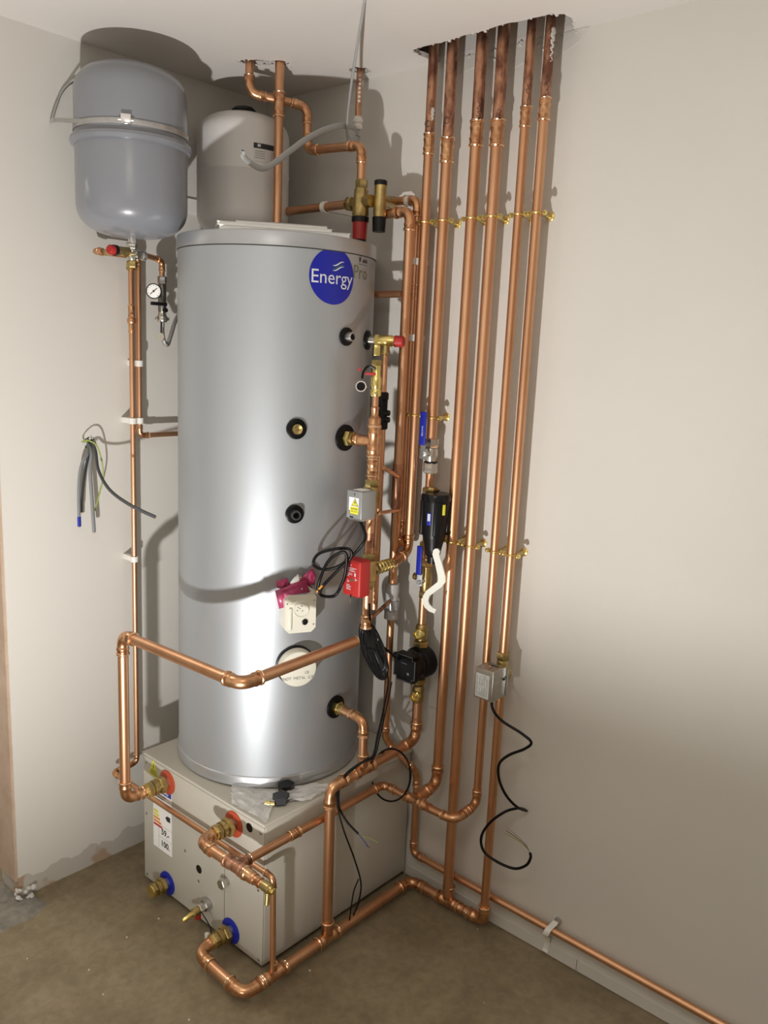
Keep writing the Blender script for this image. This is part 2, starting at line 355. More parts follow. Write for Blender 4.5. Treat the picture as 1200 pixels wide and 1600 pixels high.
# ceiling with three torn openings
def build_ceiling():
    import bmesh
    rnd = random.Random(3)
    slot = [(.0005, .700), (.03, .688), (.075, .684), (.108, .694), (.112, .75), (.108, .80), (.116, .86), (.112, .92), (.121, .98), (.114, 1.04), (.110, 1.10), (.095, 1.128), (.05, 1.125), (.0005, 1.10)]
    holes = [slot,
             [(.312, .236), (.31, .262), (.292, .285), (.262, .318), (.246, .345), (.220, .350), (.207, .328), (.214, .305), (.245, .275), (.262, .246), (.285, .228)],
             [(.100, .452), (.098, .476), (.070, .497), (.044, .492), (.036, .470), (.050, .448), (.078, .440)]]
    bm = bmesh.new()
    def loop(P, z):
        vs = [bm.verts.new((x, y, z)) for x, y in P]; return vs, [bm.edges.new((vs[i], vs[(i + 1) % len(vs)])) for i in range(len(vs))]
    fine = []
    for h in holes:
        q = []
        for i in range(len(h)):
            a = h[i]; b = h[(i + 1) % len(h)]
            edge = a[0] < .001 and b[0] < .001
            for k in range(4):
                t = k / 4; j = 0 if (edge or (k == 0 and a[0] < .001)) else .0028
                q.append((max(.0005, a[0] * (1 - t) + b[0] * t + rnd.uniform(-j, j)), a[1] * (1 - t) + b[1] * t + rnd.uniform(-j, j)))
        fine.append(q)
    for z in (H, H + .0125):
        E = loop([(0, -1.6), (2.95, -1.6), (2.95, 3.35), (0, 3.35)], z)[1]; rings = []
        for q in fine:
            vs, ed = loop(q, z); E += ed; rings.append(vs)
        bmesh.ops.triangle_fill(bm, use_beauty=True, edges=E, normal=(0, 0, -1))
        if z == H: low = rings
        else:
            for a, b in zip(low, rings):
                for i in range(len(a)): bm.faces.new((a[i], a[(i + 1) % len(a)], b[(i + 1) % len(a)], b[i]))
    bmesh.ops.recalc_face_normals(bm, faces=bm.faces)
    me = bpy.data.meshes.new('ceiling'); bm.to_mesh(me); bm.free(); me.materials.append(CEIL)
    o = bpy.data.objects.new('ceiling', me); COL.objects.link(o); o['kind'] = 'structure'
    # ragged plaster crumbs round the openings
    m_ = M()
    for q in fine:
        for i in range(0, len(q)):
            if q[i][0] < .002 or rnd.random() < .45: continue
            s_ = rnd.uniform(.002, .006); c = V((q[i][0], q[i][1], H + rnd.uniform(-.001, .003)))
            m_.lathe(c - Z * s_ * .5, Z + V((rnd.uniform(-.6, .6), rnd.uniform(-.6, .6), 0)), [(0, s_ * .5), (s_ * .5, s_), (s_, s_ * .4)], 5)
    for i in range(26):   # crumbs where the slot meets the wall
        y = rnd.uniform(.70, 1.12); s_ = rnd.uniform(.002, .006)
        m_.lathe((.001, y, H - rnd.uniform(0, .03) * rnd.random()), X + V((0, rnd.uniform(-.5, .5), rnd.uniform(-.5, .5))), [(0, s_), (s_ * .4, s_ * .8), (s_ * .7, s_ * .2)], 5)
    g = m_.build('plaster_crumbs', WHITEPLAS, o); g['kind'] = 'stuff'
    g.location = (0, 0, 0)
build_ceiling()
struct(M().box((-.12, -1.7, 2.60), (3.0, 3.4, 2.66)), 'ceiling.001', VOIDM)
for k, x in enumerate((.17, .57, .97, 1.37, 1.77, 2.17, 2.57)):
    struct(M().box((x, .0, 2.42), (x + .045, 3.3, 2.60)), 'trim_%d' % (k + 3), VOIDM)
# door lining at the end of the left wall, broken corner and mortar threshold
struct(M().box((.905, -.105, .055), (.9125, -.004, 2.08)), 'trim_1', PLASTER)
def rough(P, h, seed, j=.004):
    rnd = random.Random(seed); q = []
    for i in range(len(P)):
        a, b = V((*P[i], 0)), V((*P[(i + 1) % len(P)], 0))
        for k in range(4): q.append(a.lerp(b, k / 4) + V((rnd.uniform(-j, j), rnd.uniform(-j, j), 0)))
    c = sum(q, V()) / len(q); n = len(q)
    vs = [p + Z * .0003 for p in q] + [c + (p - c) * .88 + Z * h * rnd.uniform(.6, 1) for p in q] + [c + Z * h]
    return M().add(vs, [(i, (i + 1) % n, (i + 1) % n + n, i + n) for i in range(n)] + [(i + n, (i + 1) % n + n, 2 * n) for i in range(n)])
struct(rough([(.86, .085), (.93, .11), (1.03, .10), (1.20, .06), (1.22, -.12), (.90, -.12), (.905, -.01), (.87, .01)], .006, 4), 'floor.001', MORTAR)
g = M()
for i in range(22):
    s_ = random.uniform(.004, .012); g.lathe((.895 + random.uniform(-.03, .02), random.uniform(-.02, .02), random.uniform(0, .035)), V((random.uniform(-1, 1), random.uniform(-1, 1), 1)), [(0, s_ * .4), (s_ * .5, s_), (s_, s_ * .5)], 6)
o = struct(g, 'trim_2', WHITEPLAS)
# filler patch on the right wall round the pipe slot and the strip at its foot
g = M(); P = [(.00, .69, 2.385), (0, .75, 2.355), (0, .83, 2.37), (0, .9, 2.335), (0, 1.0, 2.36), (0, 1.06, 2.345), (0, 1.12, 2.375), (0, 1.14, 2.399), (0, .68, 2.399)]
g.prism([V(p) + X * .0001 for p in P], X * .0012); struct(g, 'trim_10', WHITEPLAS)
g = M().box((0.0001, .74, .004), (.0035, 1.34, .036)); g.box((0.0001, 1.343, .004), (.0035, 3.3, .036)); struct(g, 'baseboard_right', WALL)
g = M()
for i in range(34):
    s_ = random.uniform(.001, .0032); x = random.uniform(.02, 1.25); y = random.uniform(.1, 1.9)
    if x < .66 and y < .76: continue
    g.lathe((x, y, 0), Z, [(0, s_), (s_ * .5, s_ * .9), (s_ * .8, s_ * .3)], 5)
tag(solo(g, 'plaster_debris', WHITEPLAS, None, None), 'small crumbs of white plaster scattered on the concrete floor', 'debris', kind='stuff')

# unseen box added on the floor just outside the picture, right of the work light: it shades the lower right wall
CARD = pmat('brown_cardboard', (.36, .24, .13), .8)
t = thing('shading_box', (1.57, 1.50, 0), 'added brown box out of view beside the work light, shading the lower right wall', 'box')
M().box((1.50, 1.343, 0), (1.602, 1.78, .360)).build('carton', CARD, t)
for s_ in (0, 1): M().box((1.50 + s_ * .0515, 1.343, .360), (1.5505 + s_ * .0515, 1.78, .3635)).build('flap', CARD, t)
M().box((1.538, 1.342, .3635), (1.566, 1.781, .3640)).build('packing_tape', pmat('packing_tape', (.42, .30, .16), .3), t)

# ================================================================== HEAT PUMP CABINET
BX, BY0, BY1, BZ = .600, .185, .737, .432
hp = thing('heat_pump_cabinet', (.3, .46, 0), 'white metal heat pump cabinet on the floor under the silver cylinder', 'heat pump')
M().box((.03, BY0 + .02, .0), (BX - .02, BY1 - .02, .02)).build('plinth', BLACK, hp)
M().box((.012, BY0, .018), (BX - .003, BY1, BZ - .003), .004).build('cabinet', WHITEBOX, hp)
M().box((BX - .002, BY0 + .001, .019), (BX, BY1 - .001, BZ - .012), .0008).build('front_panel', WHITEBOX, hp)
M().box((.008, BY0 - .002, BZ - .009), (BX + .003, BY1 + .002, BZ), .002).build('top_panel', WHITEBOX, hp)
FX = BX
for y, z in ((BY0 + .015, BZ - .03), (BY1 - .015, BZ - .03), (BY0 + .015, .235), (BY1 - .02, .235), (BY0 + .015, .03), (BY1 - .015, .03), (.395, .2), (.46, .135)):
    M().lathe((FX, y, z), X, [(0, .0042), (.0012, .0042), (.0022, .0025)], 12).build('screw', STEEL, hp)
for y, z in ((.46, .172), (.677, .398)):
    h_ = M().lathe((FX + .0001, y, z), X, [(0, .0125), (.0006, .0125)], 22).build('cable_hole', BLACK, hp)
M().box((FX, .575, .02), (FX + .0004, .5762, .30)).build('panel_seam', SEAM, hp)
# warning triangle and rating labels
g = M().prism([(FX + .0002, .212, .372), (FX + .0002, .266, .372), (FX + .0002, .239, .425)], X * .0006)
st = g.build('warning_sticker', YELLOW, hp); st['label'] = 'yellow triangular warning sticker'
M().box((FX + .0008, .2375, .401), (FX + .0012, .2405, .413)).build('printed_mark', INK, st)
M().box((FX + .0008, .2375, .396), (FX + .0012, .2405, .399)).build('printed_mark', INK, st)
for i in range(4): M().box((FX + .0008, .226 - i * .0022, .390 - i * .0045), (FX + .0012, .252 + i * .0022, .3915 - i * .0045)).build('printed_line', INK, st)
lb = M().box((FX, .234, .146), (FX + .0005, .331, .352)).build('energy_label', WHITEP, hp); lb['label'] = 'tall white energy rating label with blue header'
u0 = FX + .0005
def lab(y0, z0, y1, z1, mat, nm='printed_area'): return M().box((u0, y0, z0), (u0 + .0004, y1, z1)).build(nm, mat, lb)
lab(.262, .332, .327, .350, LABBLUE); lab(.240, .322, .300, .325, GREYINK); lab(.240, .314, .290, .3165, GREYINK)
for i, (c, l) in enumerate(((YELLOW, .024), (YELLOW, .028), (LABOR, .032), (LABOR, .038), (LABRED, .044))):
    lab(.238, .262 - i * .011, .238 + l, .269 - i * .011, c, 'rating_bar')
g = M().prism([(u0, .298, .262), (u0, .306, .270), (u0, .322, .270), (u0, .322, .254), (u0, .306, .254)], X * .0005).build('rating_arrow', INK, lb)
for a in ((.234, .146, .2348, .352), (.3302, .146, .331, .352), (.234, .146, .331, .1468), (.234, .3512, .331, .352), (.264, .228, .331, .2286), (.264, .19, .331, .1906), (.264, .152, .2646, .228)): lab(*a, GREYINK, 'frame_line')
text('printed_number', '59.-', .026, (u0, .297, .209), Y, Z, INK, lb, bold=.0006)
text('printed_number', '100.', .026, (u0, .297, .171), Y, Z, INK, lb, bold=.0006)
text('printed_heading', 'ENERG', .013, (u0 + .0004, .294, .341), Y, Z, WHITEP, lb, bold=.0004)
# four ports with coloured collars
def port(y, z, collar, lab_):
    t = M().lathe((FX, y, z), X, [(0, .036), (.003, .036), (.0045, .033), (.0045, .015)], 32).build('port_collar', collar, hp); t['label'] = lab_
    M().cyl((FX + .002, y, z), X, .012, .0175).build('port_pipe', NICKEL, t)
port(.31, .381, ORANGE, 'orange round collar'); port(.614, .381, ORANGE, 'orange round collar')
port(.306, .052, BLUE, 'blue round collar'); port(.606, .055, BLUE, 'blue round collar')
def port_union(y, z, L, label, extra=0):
    t = thing('brass_union', (FX + .014, y, z), label, 'pipe fitting')
    x0 = FX + .014
    M().nut((x0, y, z), X, L * .3, .026, .2).build('union_nut', BRASS, t)
    M().lathe((x0 + L * .3, y, z), X, [(0, .0185), (L * .08, .0185), (L * .10, .022), (L * .30, .022), (L * .32, .0185)], 24).build('body', BRASS, t)
    M().nut((x0 + L * .62, y, z), X, L * .28, .0225, .5).build('union_nut', BRASS, t)
    M().cyl((x0 + L * .9, y, z), X, L * .1, .018).build('olive_ring', BRASS_Y, t)
port_union(.31, .381, .062, 'brass union screwed into the orange-collared port beside the yellow warning triangle')
port_union(.614, .381, .052, 'brass union screwed into the orange-collared port near the cabinet corner')
port_union(.606, .055, .055, 'brass union in the blue-collared port, joined to bent floor pipe')
port_union(.306, .052, .045, 'open brass union in the blue-collared port without a pipe')
# small steel outlet
t = thing('steel_outlet', (FX, .587, .197), 'small hexagonal steel outlet on the white cabinet under the copper tee', 'pipe fitting')
M().lathe((FX, .587, .197), X, [(0, .011), (.018, .011)], 16).build('stub', STEEL, t)
M().nut((FX + .01, .587, .197), X, .014, .0155).build('hex_nut', NICKEL, t)
# drain cock
t = thing('drain_cock', (FX, .507, .088), 'brass drain cock with hose tail and red cap dangling below', 'valve')
dz = V((1, -.12, -.18)).normalized(); p0 = V((FX, .507, .088))
M().cyl(p0, X, .018, .0165).build('collar', STEEL, t)
M().nut(p0 + X * .014, dz, .018, .0125).build('hex_nut', NICKEL, t)
M().lathe(p0 + dz * .03, dz, [(0, .009), (.004, .0125), (.02, .0125), (.024, .009)], 18).build('body', BRASS, t)
M().lathe(p0 + dz * .05, (dz + V((0, 0, -.1))).normalized(), [(0, .0055), (.006, .0075), (.03, .0065), (.034, .005)], 14).build('hose_tail', BRASS_Y, t)
M().lathe(p0 + dz * .036 - Z * .01, -Z, [(0, .009), (.014, .009), (.018, .005)], 14).build('lever', REDDARK, t)
g = M(); g.sweep(spline([p0 + dz * .03, p0 + dz * .03 + V((.004, .02, -.004)), p0 + V((.03, .045, -.035)), p0 + V((.03, .05, -.065)), p0 + V((.03, .044, -.076))], 6), .0016, 6); g.build('cap_strap', RUBBER, t)
M().lathe(p0 + V((.03, .032, -.078)), Z, [(0, .007), (.016, .007), (.018, .004)], 14).build('cap', WHITE, t)

# ================================================================== HOT WATER CYLINDER
CC = V((.300, .406, 0)); CR = .270; CZ0, CZ1 = .452, 1.913
hc = thing('hot_water_cylinder', (CC.x, CC.y, .432), 'tall silver hot water cylinder standing on the white cabinet', 'water cylinder')
M().lathe(CC + Z * .4525, Z, [(0, CR - .001), (CZ1 - .032 - .4525, CR - .001)], 128).build('casing', CYL, hc, 30)
M().lathe(CC + Z * .432, Z, [(0, CR - .010), (.004, CR - .001), (.006, CR + .003), (.030, CR + .003), (.034, CR + .0015), (.036, CR - .001)], 128).build('bottom_rim', CYLRIM, hc, 30)
M().lathe(CC + Z * (CZ1 - .036), Z, [(0, CR - .0015), (.0004, CR + .0010), (.032, CR + .0010), (.0348, CR - .0002), (.036, CR - .003)], 128).build('lid', CYLRIM, hc, 30)
M().lathe(CC + Z * (CZ1 - .0385), Z, [(0, CR - .0008), (.0003, CR + .0002), (.0022, CR + .0002), (.0025, CR - .0008)], 128).build('lid_seam', SEAM, hc, 30)
def cyl_frame(px, py):
    d = ROW_R * ((px - 600) / FOC) + ROW_D * ((py - 800) / FOC) + ROW_F; o_ = CAM_P - CC; a = d.x ** 2 + d.y ** 2; b = 2 * (o_.x * d.x + o_.y * d.y); c = o_.x ** 2 + o_.y ** 2 - CR ** 2
    t = (-b - math.sqrt(b * b - 4 * a * c)) / (2 * a); p = CAM_P + d * t; return math.atan2(p.y - CC.y, p.x - CC.x), p.z
def onc(a, z, lift=0):
    return CC + V((math.cos(a), math.sin(a), 0)) * (CR - .001 + lift) + Z * z
def wrapper(a0, z0, lift):
    return lambda x, y: onc(a0 + x / CR, z0 + y, lift)
def cdisc(a0, z0, r, lift, name, mat, parent, n=56):
    vs = [onc(a0, z0, lift)]; fs = []; rings = 5
    for q in range(1, rings + 1):
        for k in range(n):
            t = 2 * math.pi * k / n; vs.append(onc(a0 + r * q / rings * math.cos(t) / CR, z0 + r * q / rings * math.sin(t), lift))
    for k in range(n): fs.append((0, 1 + k, 1 + (k + 1) % n))
    for q in range(1, rings):
        for k in range(n): fs.append((1 + (q - 1) * n + k, 1 + q * n + k, 1 + q * n + (k + 1) % n, 1 + (q - 1) * n + (k + 1) % n))
    return M().add(vs, fs).build(name, mat, parent)
a, z = cyl_frame(521.5, 432)
bd = cdisc(a, z, .0690, .0007, 'badge', BLUEV, hc); bd['label'] = 'round blue badge'
text('badge_lettering', 'Energy', .0475, None, None, None, PRINT, bd, wrapper(a - .004, z - .004, .0016))
for dz_, mt, w_ in ((.030, PRINT, .004), (.0225, GREENP, .0025), (.018, PRINT, .0035)):
    vs = []; n = 14; fs = []
    for i in range(n + 1):
        t = i / n; x = -.004 + .036 * t; yy = dz_ + .004 * math.sin((t - .5) * 4.5) + .004 * t; h_ = w_ * (math.sin(math.pi * min(1, t * 1.05)) * .8 + .2)
        vs += [wrapper(a, z, .0017)(x, yy - h_ / 2), wrapper(a, z, .0017)(x, yy + h_ / 2)]
        if i: fs.append((2 * i - 2, 2 * i, 2 * i + 1, 2 * i - 1))
    M().add(vs, fs).build('badge_swoosh', mt, bd)
a2, z2 = cyl_frame(564, 427)
text('printed_word', 'Pro', .048, None, None, None, OLIVE, hc, wrapper(a2, z2 + .0, .0008))
a3, z3 = cyl_frame(566, 412)
g = M(); wr = wrapper(a3, z3 + .006, .0009)
for i in range(7): g.add([wr(.002 + i * .004, -.003), wr(.0048 + i * .004, -.003), wr(.0048 + i * .004, .003 + (i % 3) * .0015), wr(.002 + i * .004, .003 + (i % 3) * .0015)], [(0, 1, 2, 3)])
g.add([wr(-.016, .010), wr(-.012, -.004), wr(-.008, -.002), wr(-.004, .018), wr(-.009, .006)], [(0, 1, 2, 3, 4)])
g.add([wr(-.016, -.008), wr(.028, -.008), wr(.028, -.0092), wr(-.016, -.0092)], [(0, 1, 2, 3)])
g.build('printed_mark', INK, hc)
def rad(a): return V((math.cos(a), math.sin(a), 0))
def socket(px, py, r, kind):
    a, z = cyl_frame(px, py); d = rad(a); p = onc(a, z)
    gk = M().lathe(p - d * .002, d, [(0, r), (.007, r), (.009, r * .8), (.009, r * .55)], 30).build('gasket', RUBBER, hc); gk['label'] = 'black rubber gasket'
    if kind == 'open':
        M().lathe(p + d * .004, d, [(0, r * .52), (.020, r * .52), (.021, r * .48), (.021, r * .36), (.002, r * .34)], 24).build('socket', STEEL if px > 500 else DKGREY, gk)
        M().cyl(p + d * .005, d, .003, r * .36).build('bore', BLACK, gk)
    elif kind == 'plug':
        M().lathe(p + d * .004, d, [(0, r * .50), (.014, r * .50), (.016, r * .44), (.014, r * .20), (.010, r * .18)], 24).build('plug', BRASS, gk)
    return p, d
socket(541, 526, .0235, 'open'); socket(463, 670, .0265, 'plug'); socket(460, 803, .0245, 'open')
pT, dT = socket(539, 684, .0350, ''); pL, dL = socket(524, 1104, .0330, '')
a, z = cyl_frame(461, 1038); d = rad(a); p = onc(a, z)
gk = M().lathe(p - d * .002, d, [(0, .054), (.010, .054), (.012, .05)], 44).build('immersion_heater_gasket', RUBBER, hc)
cv = M().lathe(p + d * .008, d, [(0, .0505), (.026, .0505), (.030, .048), (.032, .040), (.032, .0)], 48).build('immersion_heater_cover', CREAM, gk)
up_ = Z; rt = Z.cross(d).normalized()
text('printed_text', 'NOT  METAL  CAP', .011, p + d * .0405 - Z * .024, rt, Z, GREYINK, gk)
text('printed_text', 'CE', .010, p + d * .0405 - Z * .010 + rt * .022, rt, Z, GREYINK, gk)
# control box
a, z = cyl_frame(462, 951); d = rad(a); rt = Z.cross(d).normalized(); c = onc(a, z) + d * .028
cb = M(); hw, hh, dp = .042, .051, .030
# chamfered square outline
out = [(-hw, -hh + .012), (-hw + .012, -hh), (hw - .012, -hh), (hw, -hh + .012), (hw, hh - .004), (hw - .004, hh), (-hw + .012, hh), (-hw, hh - .012)]
cb.prism([c - d * dp + rt * x + Z * y for x, y in out], d * dp * 1.7)
cb = cb.build('thermostat_box', CREAM, hc); cb['label'] = 'square cream control box with round dial'
fc = c + d * (dp * .7)
M().obox(fc + rt * (-.028) - Z * .012 + d * .002, rt, Z, d, (.004, .030, .003), .0015).build('moulded_rib', CREAM, cb)
M().lathe(fc + rt * .000 + Z * .014, d, [(0, .0215), (.005, .021), (.006, .0195), (.004, .018), (.004, 0)], 32).build('dial', CREAM, cb)
for dx, dz_ in ((-.008, .006), (.002, .009), (-.010, -.002), (.004, -.004), (-.003, .003)): M().cyl(fc + rt * dx + Z * (.014 + dz_) + d * .004, d, .0004, .0015, 10).build('dial_hole', INK, cb)
M().lathe(fc + rt * .012 - Z * .022, d, [(0, .0078), (.003, .0078), (.004, .006)], 24).build('reset_button', BLACK, cb)
M().obox(c + Z * (hh + .0003) + d * .006, rt, d, Z, (.020, .008, .0004)).build('rating_strip', GREYINK, cb)
for q in ((-.036, .03), (.036, -.03), (.036, .036)): M().cyl(fc + rt * q[0] + Z * q[1], d, .0008, .002, 10).build('screw', STEEL, cb)
# pink foil packet tucked behind the box
def sheet(P, thick, nrm): return M().prism(P, nrm * thick)
fo = c + Z * .050 - d * .020
t = thing('foil_packet', fo, 'crumpled pink and silver foil packet tucked above the control box', 'packaging')
pts = [(-.058, .048), (-.040, .052), (-.012, .050), (.016, .040), (.020, .004), (.014, -.018), (-.030, -.020), (-.034, -.030), (-.052, -.026), (-.064, .010)]
def crumple(P, n_, mat, nm, base, tilt, seed):
    rnd = random.Random(seed); c2 = sum((V((x, y, 0)) for x, y in P), V()) / len(P); vs = [base + rt * c2.x + Z * c2.y + d * .010]
    for q in (.5, 1):
        for x, y in P: vs.append(base + rt * (c2.x + (x - c2.x) * q) + Z * (c2.y + (y - c2.y) * q) + d * (tilt + rnd.uniform(-.003, .004)))
    m2 = len(P); fs = [(0, 1 + i, 1 + (i + 1) % m2) for i in range(m2)] + [(1 + i, 1 + (i + 1) % m2, 1 + m2 + (i + 1) % m2, 1 + m2 + i) for i in range(m2)]
    g = M().add(vs, fs); o = g.build(nm, mat, t, 10); md = o.modifiers.new('s', 'SOLIDIFY'); md.thickness = .0006; return o
crumple([(-.064, .012), (-.036, .022), (-.020, .030), (.018, .038), (.030, .002), (.020, -.020), (-.030, -.018), (-.036, -.034), (-.054, -.036)], 0, PINK, 'pink_film', fo + d * .024, 0, 1)
crumple([(-.040, .010), (-.004, .052), (.010, .044), (.052, -.004), (.046, -.016), (-.010, -.016)], 0, CHROME, 'silver_film', fo + d * .014, 0, 2)
crumple([(-.060, .036), (-.030, .042), (-.024, .024), (-.044, .012), (-.058, .018)], 0, PINK, 'pink_film', fo + d * .016, 0, 3)
crumple([(.006, .040), (.038, .064), (.048, .046), (.044, .020), (.020, .02)], 0, PINK, 'pink_film', fo + d * .012, 0, 5)
# instruction booklets on the lid
A_, B_ = at(343, 357, 'z', 1.9135), at(546, 372, 'z', 1.9135)
A_.z = B_.z = 0; e1 = (B_ - A_).normalized(); e2 = V((e1.y, -e1.x, 0)) * -1
if e2.x > 0: e2 = -e2
def booklet(a0, l, wd, z, th, rot, mat, label, leaves=True, cov=None):
    r1 = Matrix.Rotation(math.radians(rot), 3, 'Z'); f1, f2 = r1 @ e1, r1 @ e2
    t = thing('instruction_booklet', a0 + Z * z, label, 'booklet', None); c = a0 + f1 * l / 2 + f2 * wd / 2 + Z * (z + th / 2)
    M().obox(c, f1, f2, Z, (l / 2, wd / 2, th / 2 - .0007)).build('pages', WHITEP, t)
    for s_ in (-1, 1): M().obox(c + Z * s_ * (th / 2 - .0003), f1, f2, Z, (l / 2 + .002, wd / 2 + .002, .0005)).build('cover', cov or mat, t)
booklet(A_, (B_ - A_).length, .21, 1.9135, .0105, 0, WHITEP, 'thick white booklet lying lowest on top of the silver cylinder')
booklet(A_ - e1 * .004 + e2 * .008, .285, .20, 1.9245, .0085, 1.5, WHITEP, 'thinner white booklet lying second on the cylinder lid')
booklet(A_ + e1 * .040 + e2 * .030, .23, .16, 1.9335, .0075, -2, GREYBOX, 'grey covered leaflet lying on the booklets on the cylinder', cov=pmat('grey_card', (.36, .34, .31), .6))
# ================================================================== EXPANSION VESSELS
v1 = V((.604, .172, 0)); r1 = .1415
ev = thing('expansion_vessel', v1 + Z * 1.895, 'large grey expansion vessel strapped to the left wall', 'expansion vessel')
def shell(z_flat, z_tip, r, n=14, ex=2.6):
    """profile from the straight wall to the pole, superelliptic"""
    out = []
    for i in range(n + 1):
        t = i / n * math.pi / 2
        out.append((z_flat + (z_tip - z_flat) * math.sin(t) ** (2 / ex), max(.002, r * math.cos(t) ** (2 / ex))))
    return out
lowp = shell(1.985, 1.899, r1)[::-1] + [(2.130, r1)]
M().lathe(v1, Z, lowp, 72).build('lower_shell', VESSEL, ev)
upp = [(2.132, r1)] + shell(2.238, 2.322, r1)
M().lathe(v1, Z, upp, 72).build('upper_shell', VESSEL, ev)
M().lathe(v1, Z, [(2.116, r1), (2.119, r1 + .008), (2.128, r1 + .0115), (2.136, r1 + .009), (2.139, r1)], 72).build('seam_rim', VESSEL, ev)
M().lathe(v1, Z, [(2.150, r1 + .0008), (2.150, r1 + .003), (2.156, r1 + .0022), (2.163, r1 + .003), (2.163, r1 + .0008)], 72).build('strap', STEEL, ev)
ab = math.atan2(CAM_P.y - v1.y, CAM_P.x - v1.x) + math.radians(-5); db = rad(ab); rb_ = Z.cross(db)
bk = M().obox(v1 + Z * 2.160 + db * (r1 + .006), rb_, Z, db, (.012, .012, .004), .001).build('buckle', CHROME, ev)
M().cyl(v1 + Z * 2.158 + db * (r1 + .006) - rb_ * .018, rb_, .036, .003, 12).build('buckle_bolt', CHROME, bk)
g = M(); g.sweep(spline([v1 + Z * 2.158 + V((.128, .062, 0)), v1 + Z * 2.163 + V((.142, -.02, 0)), (.752, .06, 2.176), (.740, .008, 2.182)], 8), .0052, 8, flat=(1, .3), up=Z); g.build('strap_tail', STEEL, ev)
g = M(); g.sweep(spline([(.735, .006, 2.183), (.722, .010, 2.225), (.705, .010, 2.262), (.675, .012, 2.292), (.63, .014, 2.30)], 8), .0032, 8); g.build('wall_bracket', STEEL, ev)
M().box((.60, .0005, 2.10), (.66, .010, 2.20), .001).build('wall_bracket', STEEL, ev)
M().lathe(v1, Z, [(1.884, .0125), (1.901, .0125)], 20).build('threaded_stub', CHROME, ev)
v2 = V((.225, .160, 0)); r2 = .134
e2v = thing('expansion_vessel', v2 + Z * 1.93, 'pale grey expansion vessel with black cap behind the silver cylinder', 'expansion vessel')
M().lathe(v2, Z, shell(2.015, 1.94, r2)[::-1] + [(2.12, r2), (2.122, r2 + .0012), (2.126, r2 + .0012), (2.128, r2)] + shell(2.215, 2.292, r2), 72).build('shell', VESSEL2, e2v)
M().lathe(v2 + Z * 2.286, Z, [(0, .037), (.016, .036), (.024, .028)], 30).build('cap', BLACK, e2v)
def vlabel(a0, a1, z0, z1, lift, mat, nm, par):
    vs = []; fs = []
    for i in range(13):
        a = a0 + (a1 - a0) * i / 12; q = v2 + rad(a) * (r2 + lift); vs += [q + Z * z0, q + Z * z1]
        if i: fs.append((2 * i - 2, 2 * i, 2 * i + 1, 2 * i - 1))
    return M().add(vs, fs).build(nm, mat, par)
a0 = math.atan2(CAM_P.y - v2.y, CAM_P.x - v2.x) + math.radians(12)
vl = vlabel(a0, a0 + .72, 2.142, 2.190, .0008, VESSEL2, 'rating_label', e2v)
vlabel(a0, a0 + .72, 2.176, 2.190, .0014, INK, 'label_header', vl)
for i in range(4): vlabel(a0 + .03, a0 + .25, 2.168 - i * .006, 2.1695 - i * .006, .0014, GREYINK, 'printed_line', vl); vlabel(a0 + .40, a0 + .62, 2.168 - i * .006, 2.1695 - i * .006, .0014, GREYINK, 'printed_line', vl)
t_ = a0 + .08; vlabel(t_, t_ + .07, 2.180, 2.1875, .0018, PRINT, 'label_mark', vl)
M().lathe(v2, Z, [(1.915, .011), (1.945, .011)], 16).build('threaded_stub', CHROME, e2v)
t = M().box((.04, .0005, 2.02), (.40, .006, 2.06)); t.box((.36, .0005, 1.99), (.40, .045, 2.075), .002)
t.build('wall_bracket', WHITE, e2v)
# ================================================================== PIPES DOWN THE RIGHT WALL
PX = .060
TOP = 2.56
G6 = 'copper pipes running down the right wall from the ceiling slot'
def down(label, y, r, z1, ztop, pts=None, open_=False, ztone=None):
    P = [(PX, y, TOP), (PX, y, z1)] + (pts or [])
    t = run(label, P, r, None, None)
    # stained upper length and its coupling
    pipe(t, (PX, y, TOP), (PX, y, ztop + .02), r * 1.012, COPPER_D).__setitem__('label', 'stained upper length of pipe')
    coupling(t, (PX, y, ztop), Z, r, 4.0 * r)
    return t
p1 = down('first copper pipe from the left under the ceiling slot, turning to the red valve', .725, .0126, 1.068, 2.178, [(.150, .748, 1.052)])
p2 = down('second copper pipe from the left under the slot, ending in the blue lever valve', .787, .0146, 1.390, 2.155)
p3_ = down('third copper pipe from the left under the slot, bending off beside the cabinet', .878, .0148, .394, 2.185, [(.150, .878, .386)])
p4_ = down('fourth copper pipe from the left under the slot, straight to the floor run', .941, .0148, .060, 2.178)
p5_ = down('fifth copper pipe from the left under the slot, behind the metal actuator', 1.020, .0112, .388, 2.205, [(.160, 1.020, .380), (.163, .935, .380)])
p6_ = down('rightmost copper pipe under the ceiling slot, passing the motorised valve', 1.072, .0120, .060, 2.215)
for t, y, z_ in ((p1, .725, 2.225), (p2, .787, 2.225)):
    m_ = M(); m_.torus((PX + .0150, y + .004, z_), V((.9, .43, 0)), .0075, .0008, 20, 5); m_.build('pen_mark', INK, t)
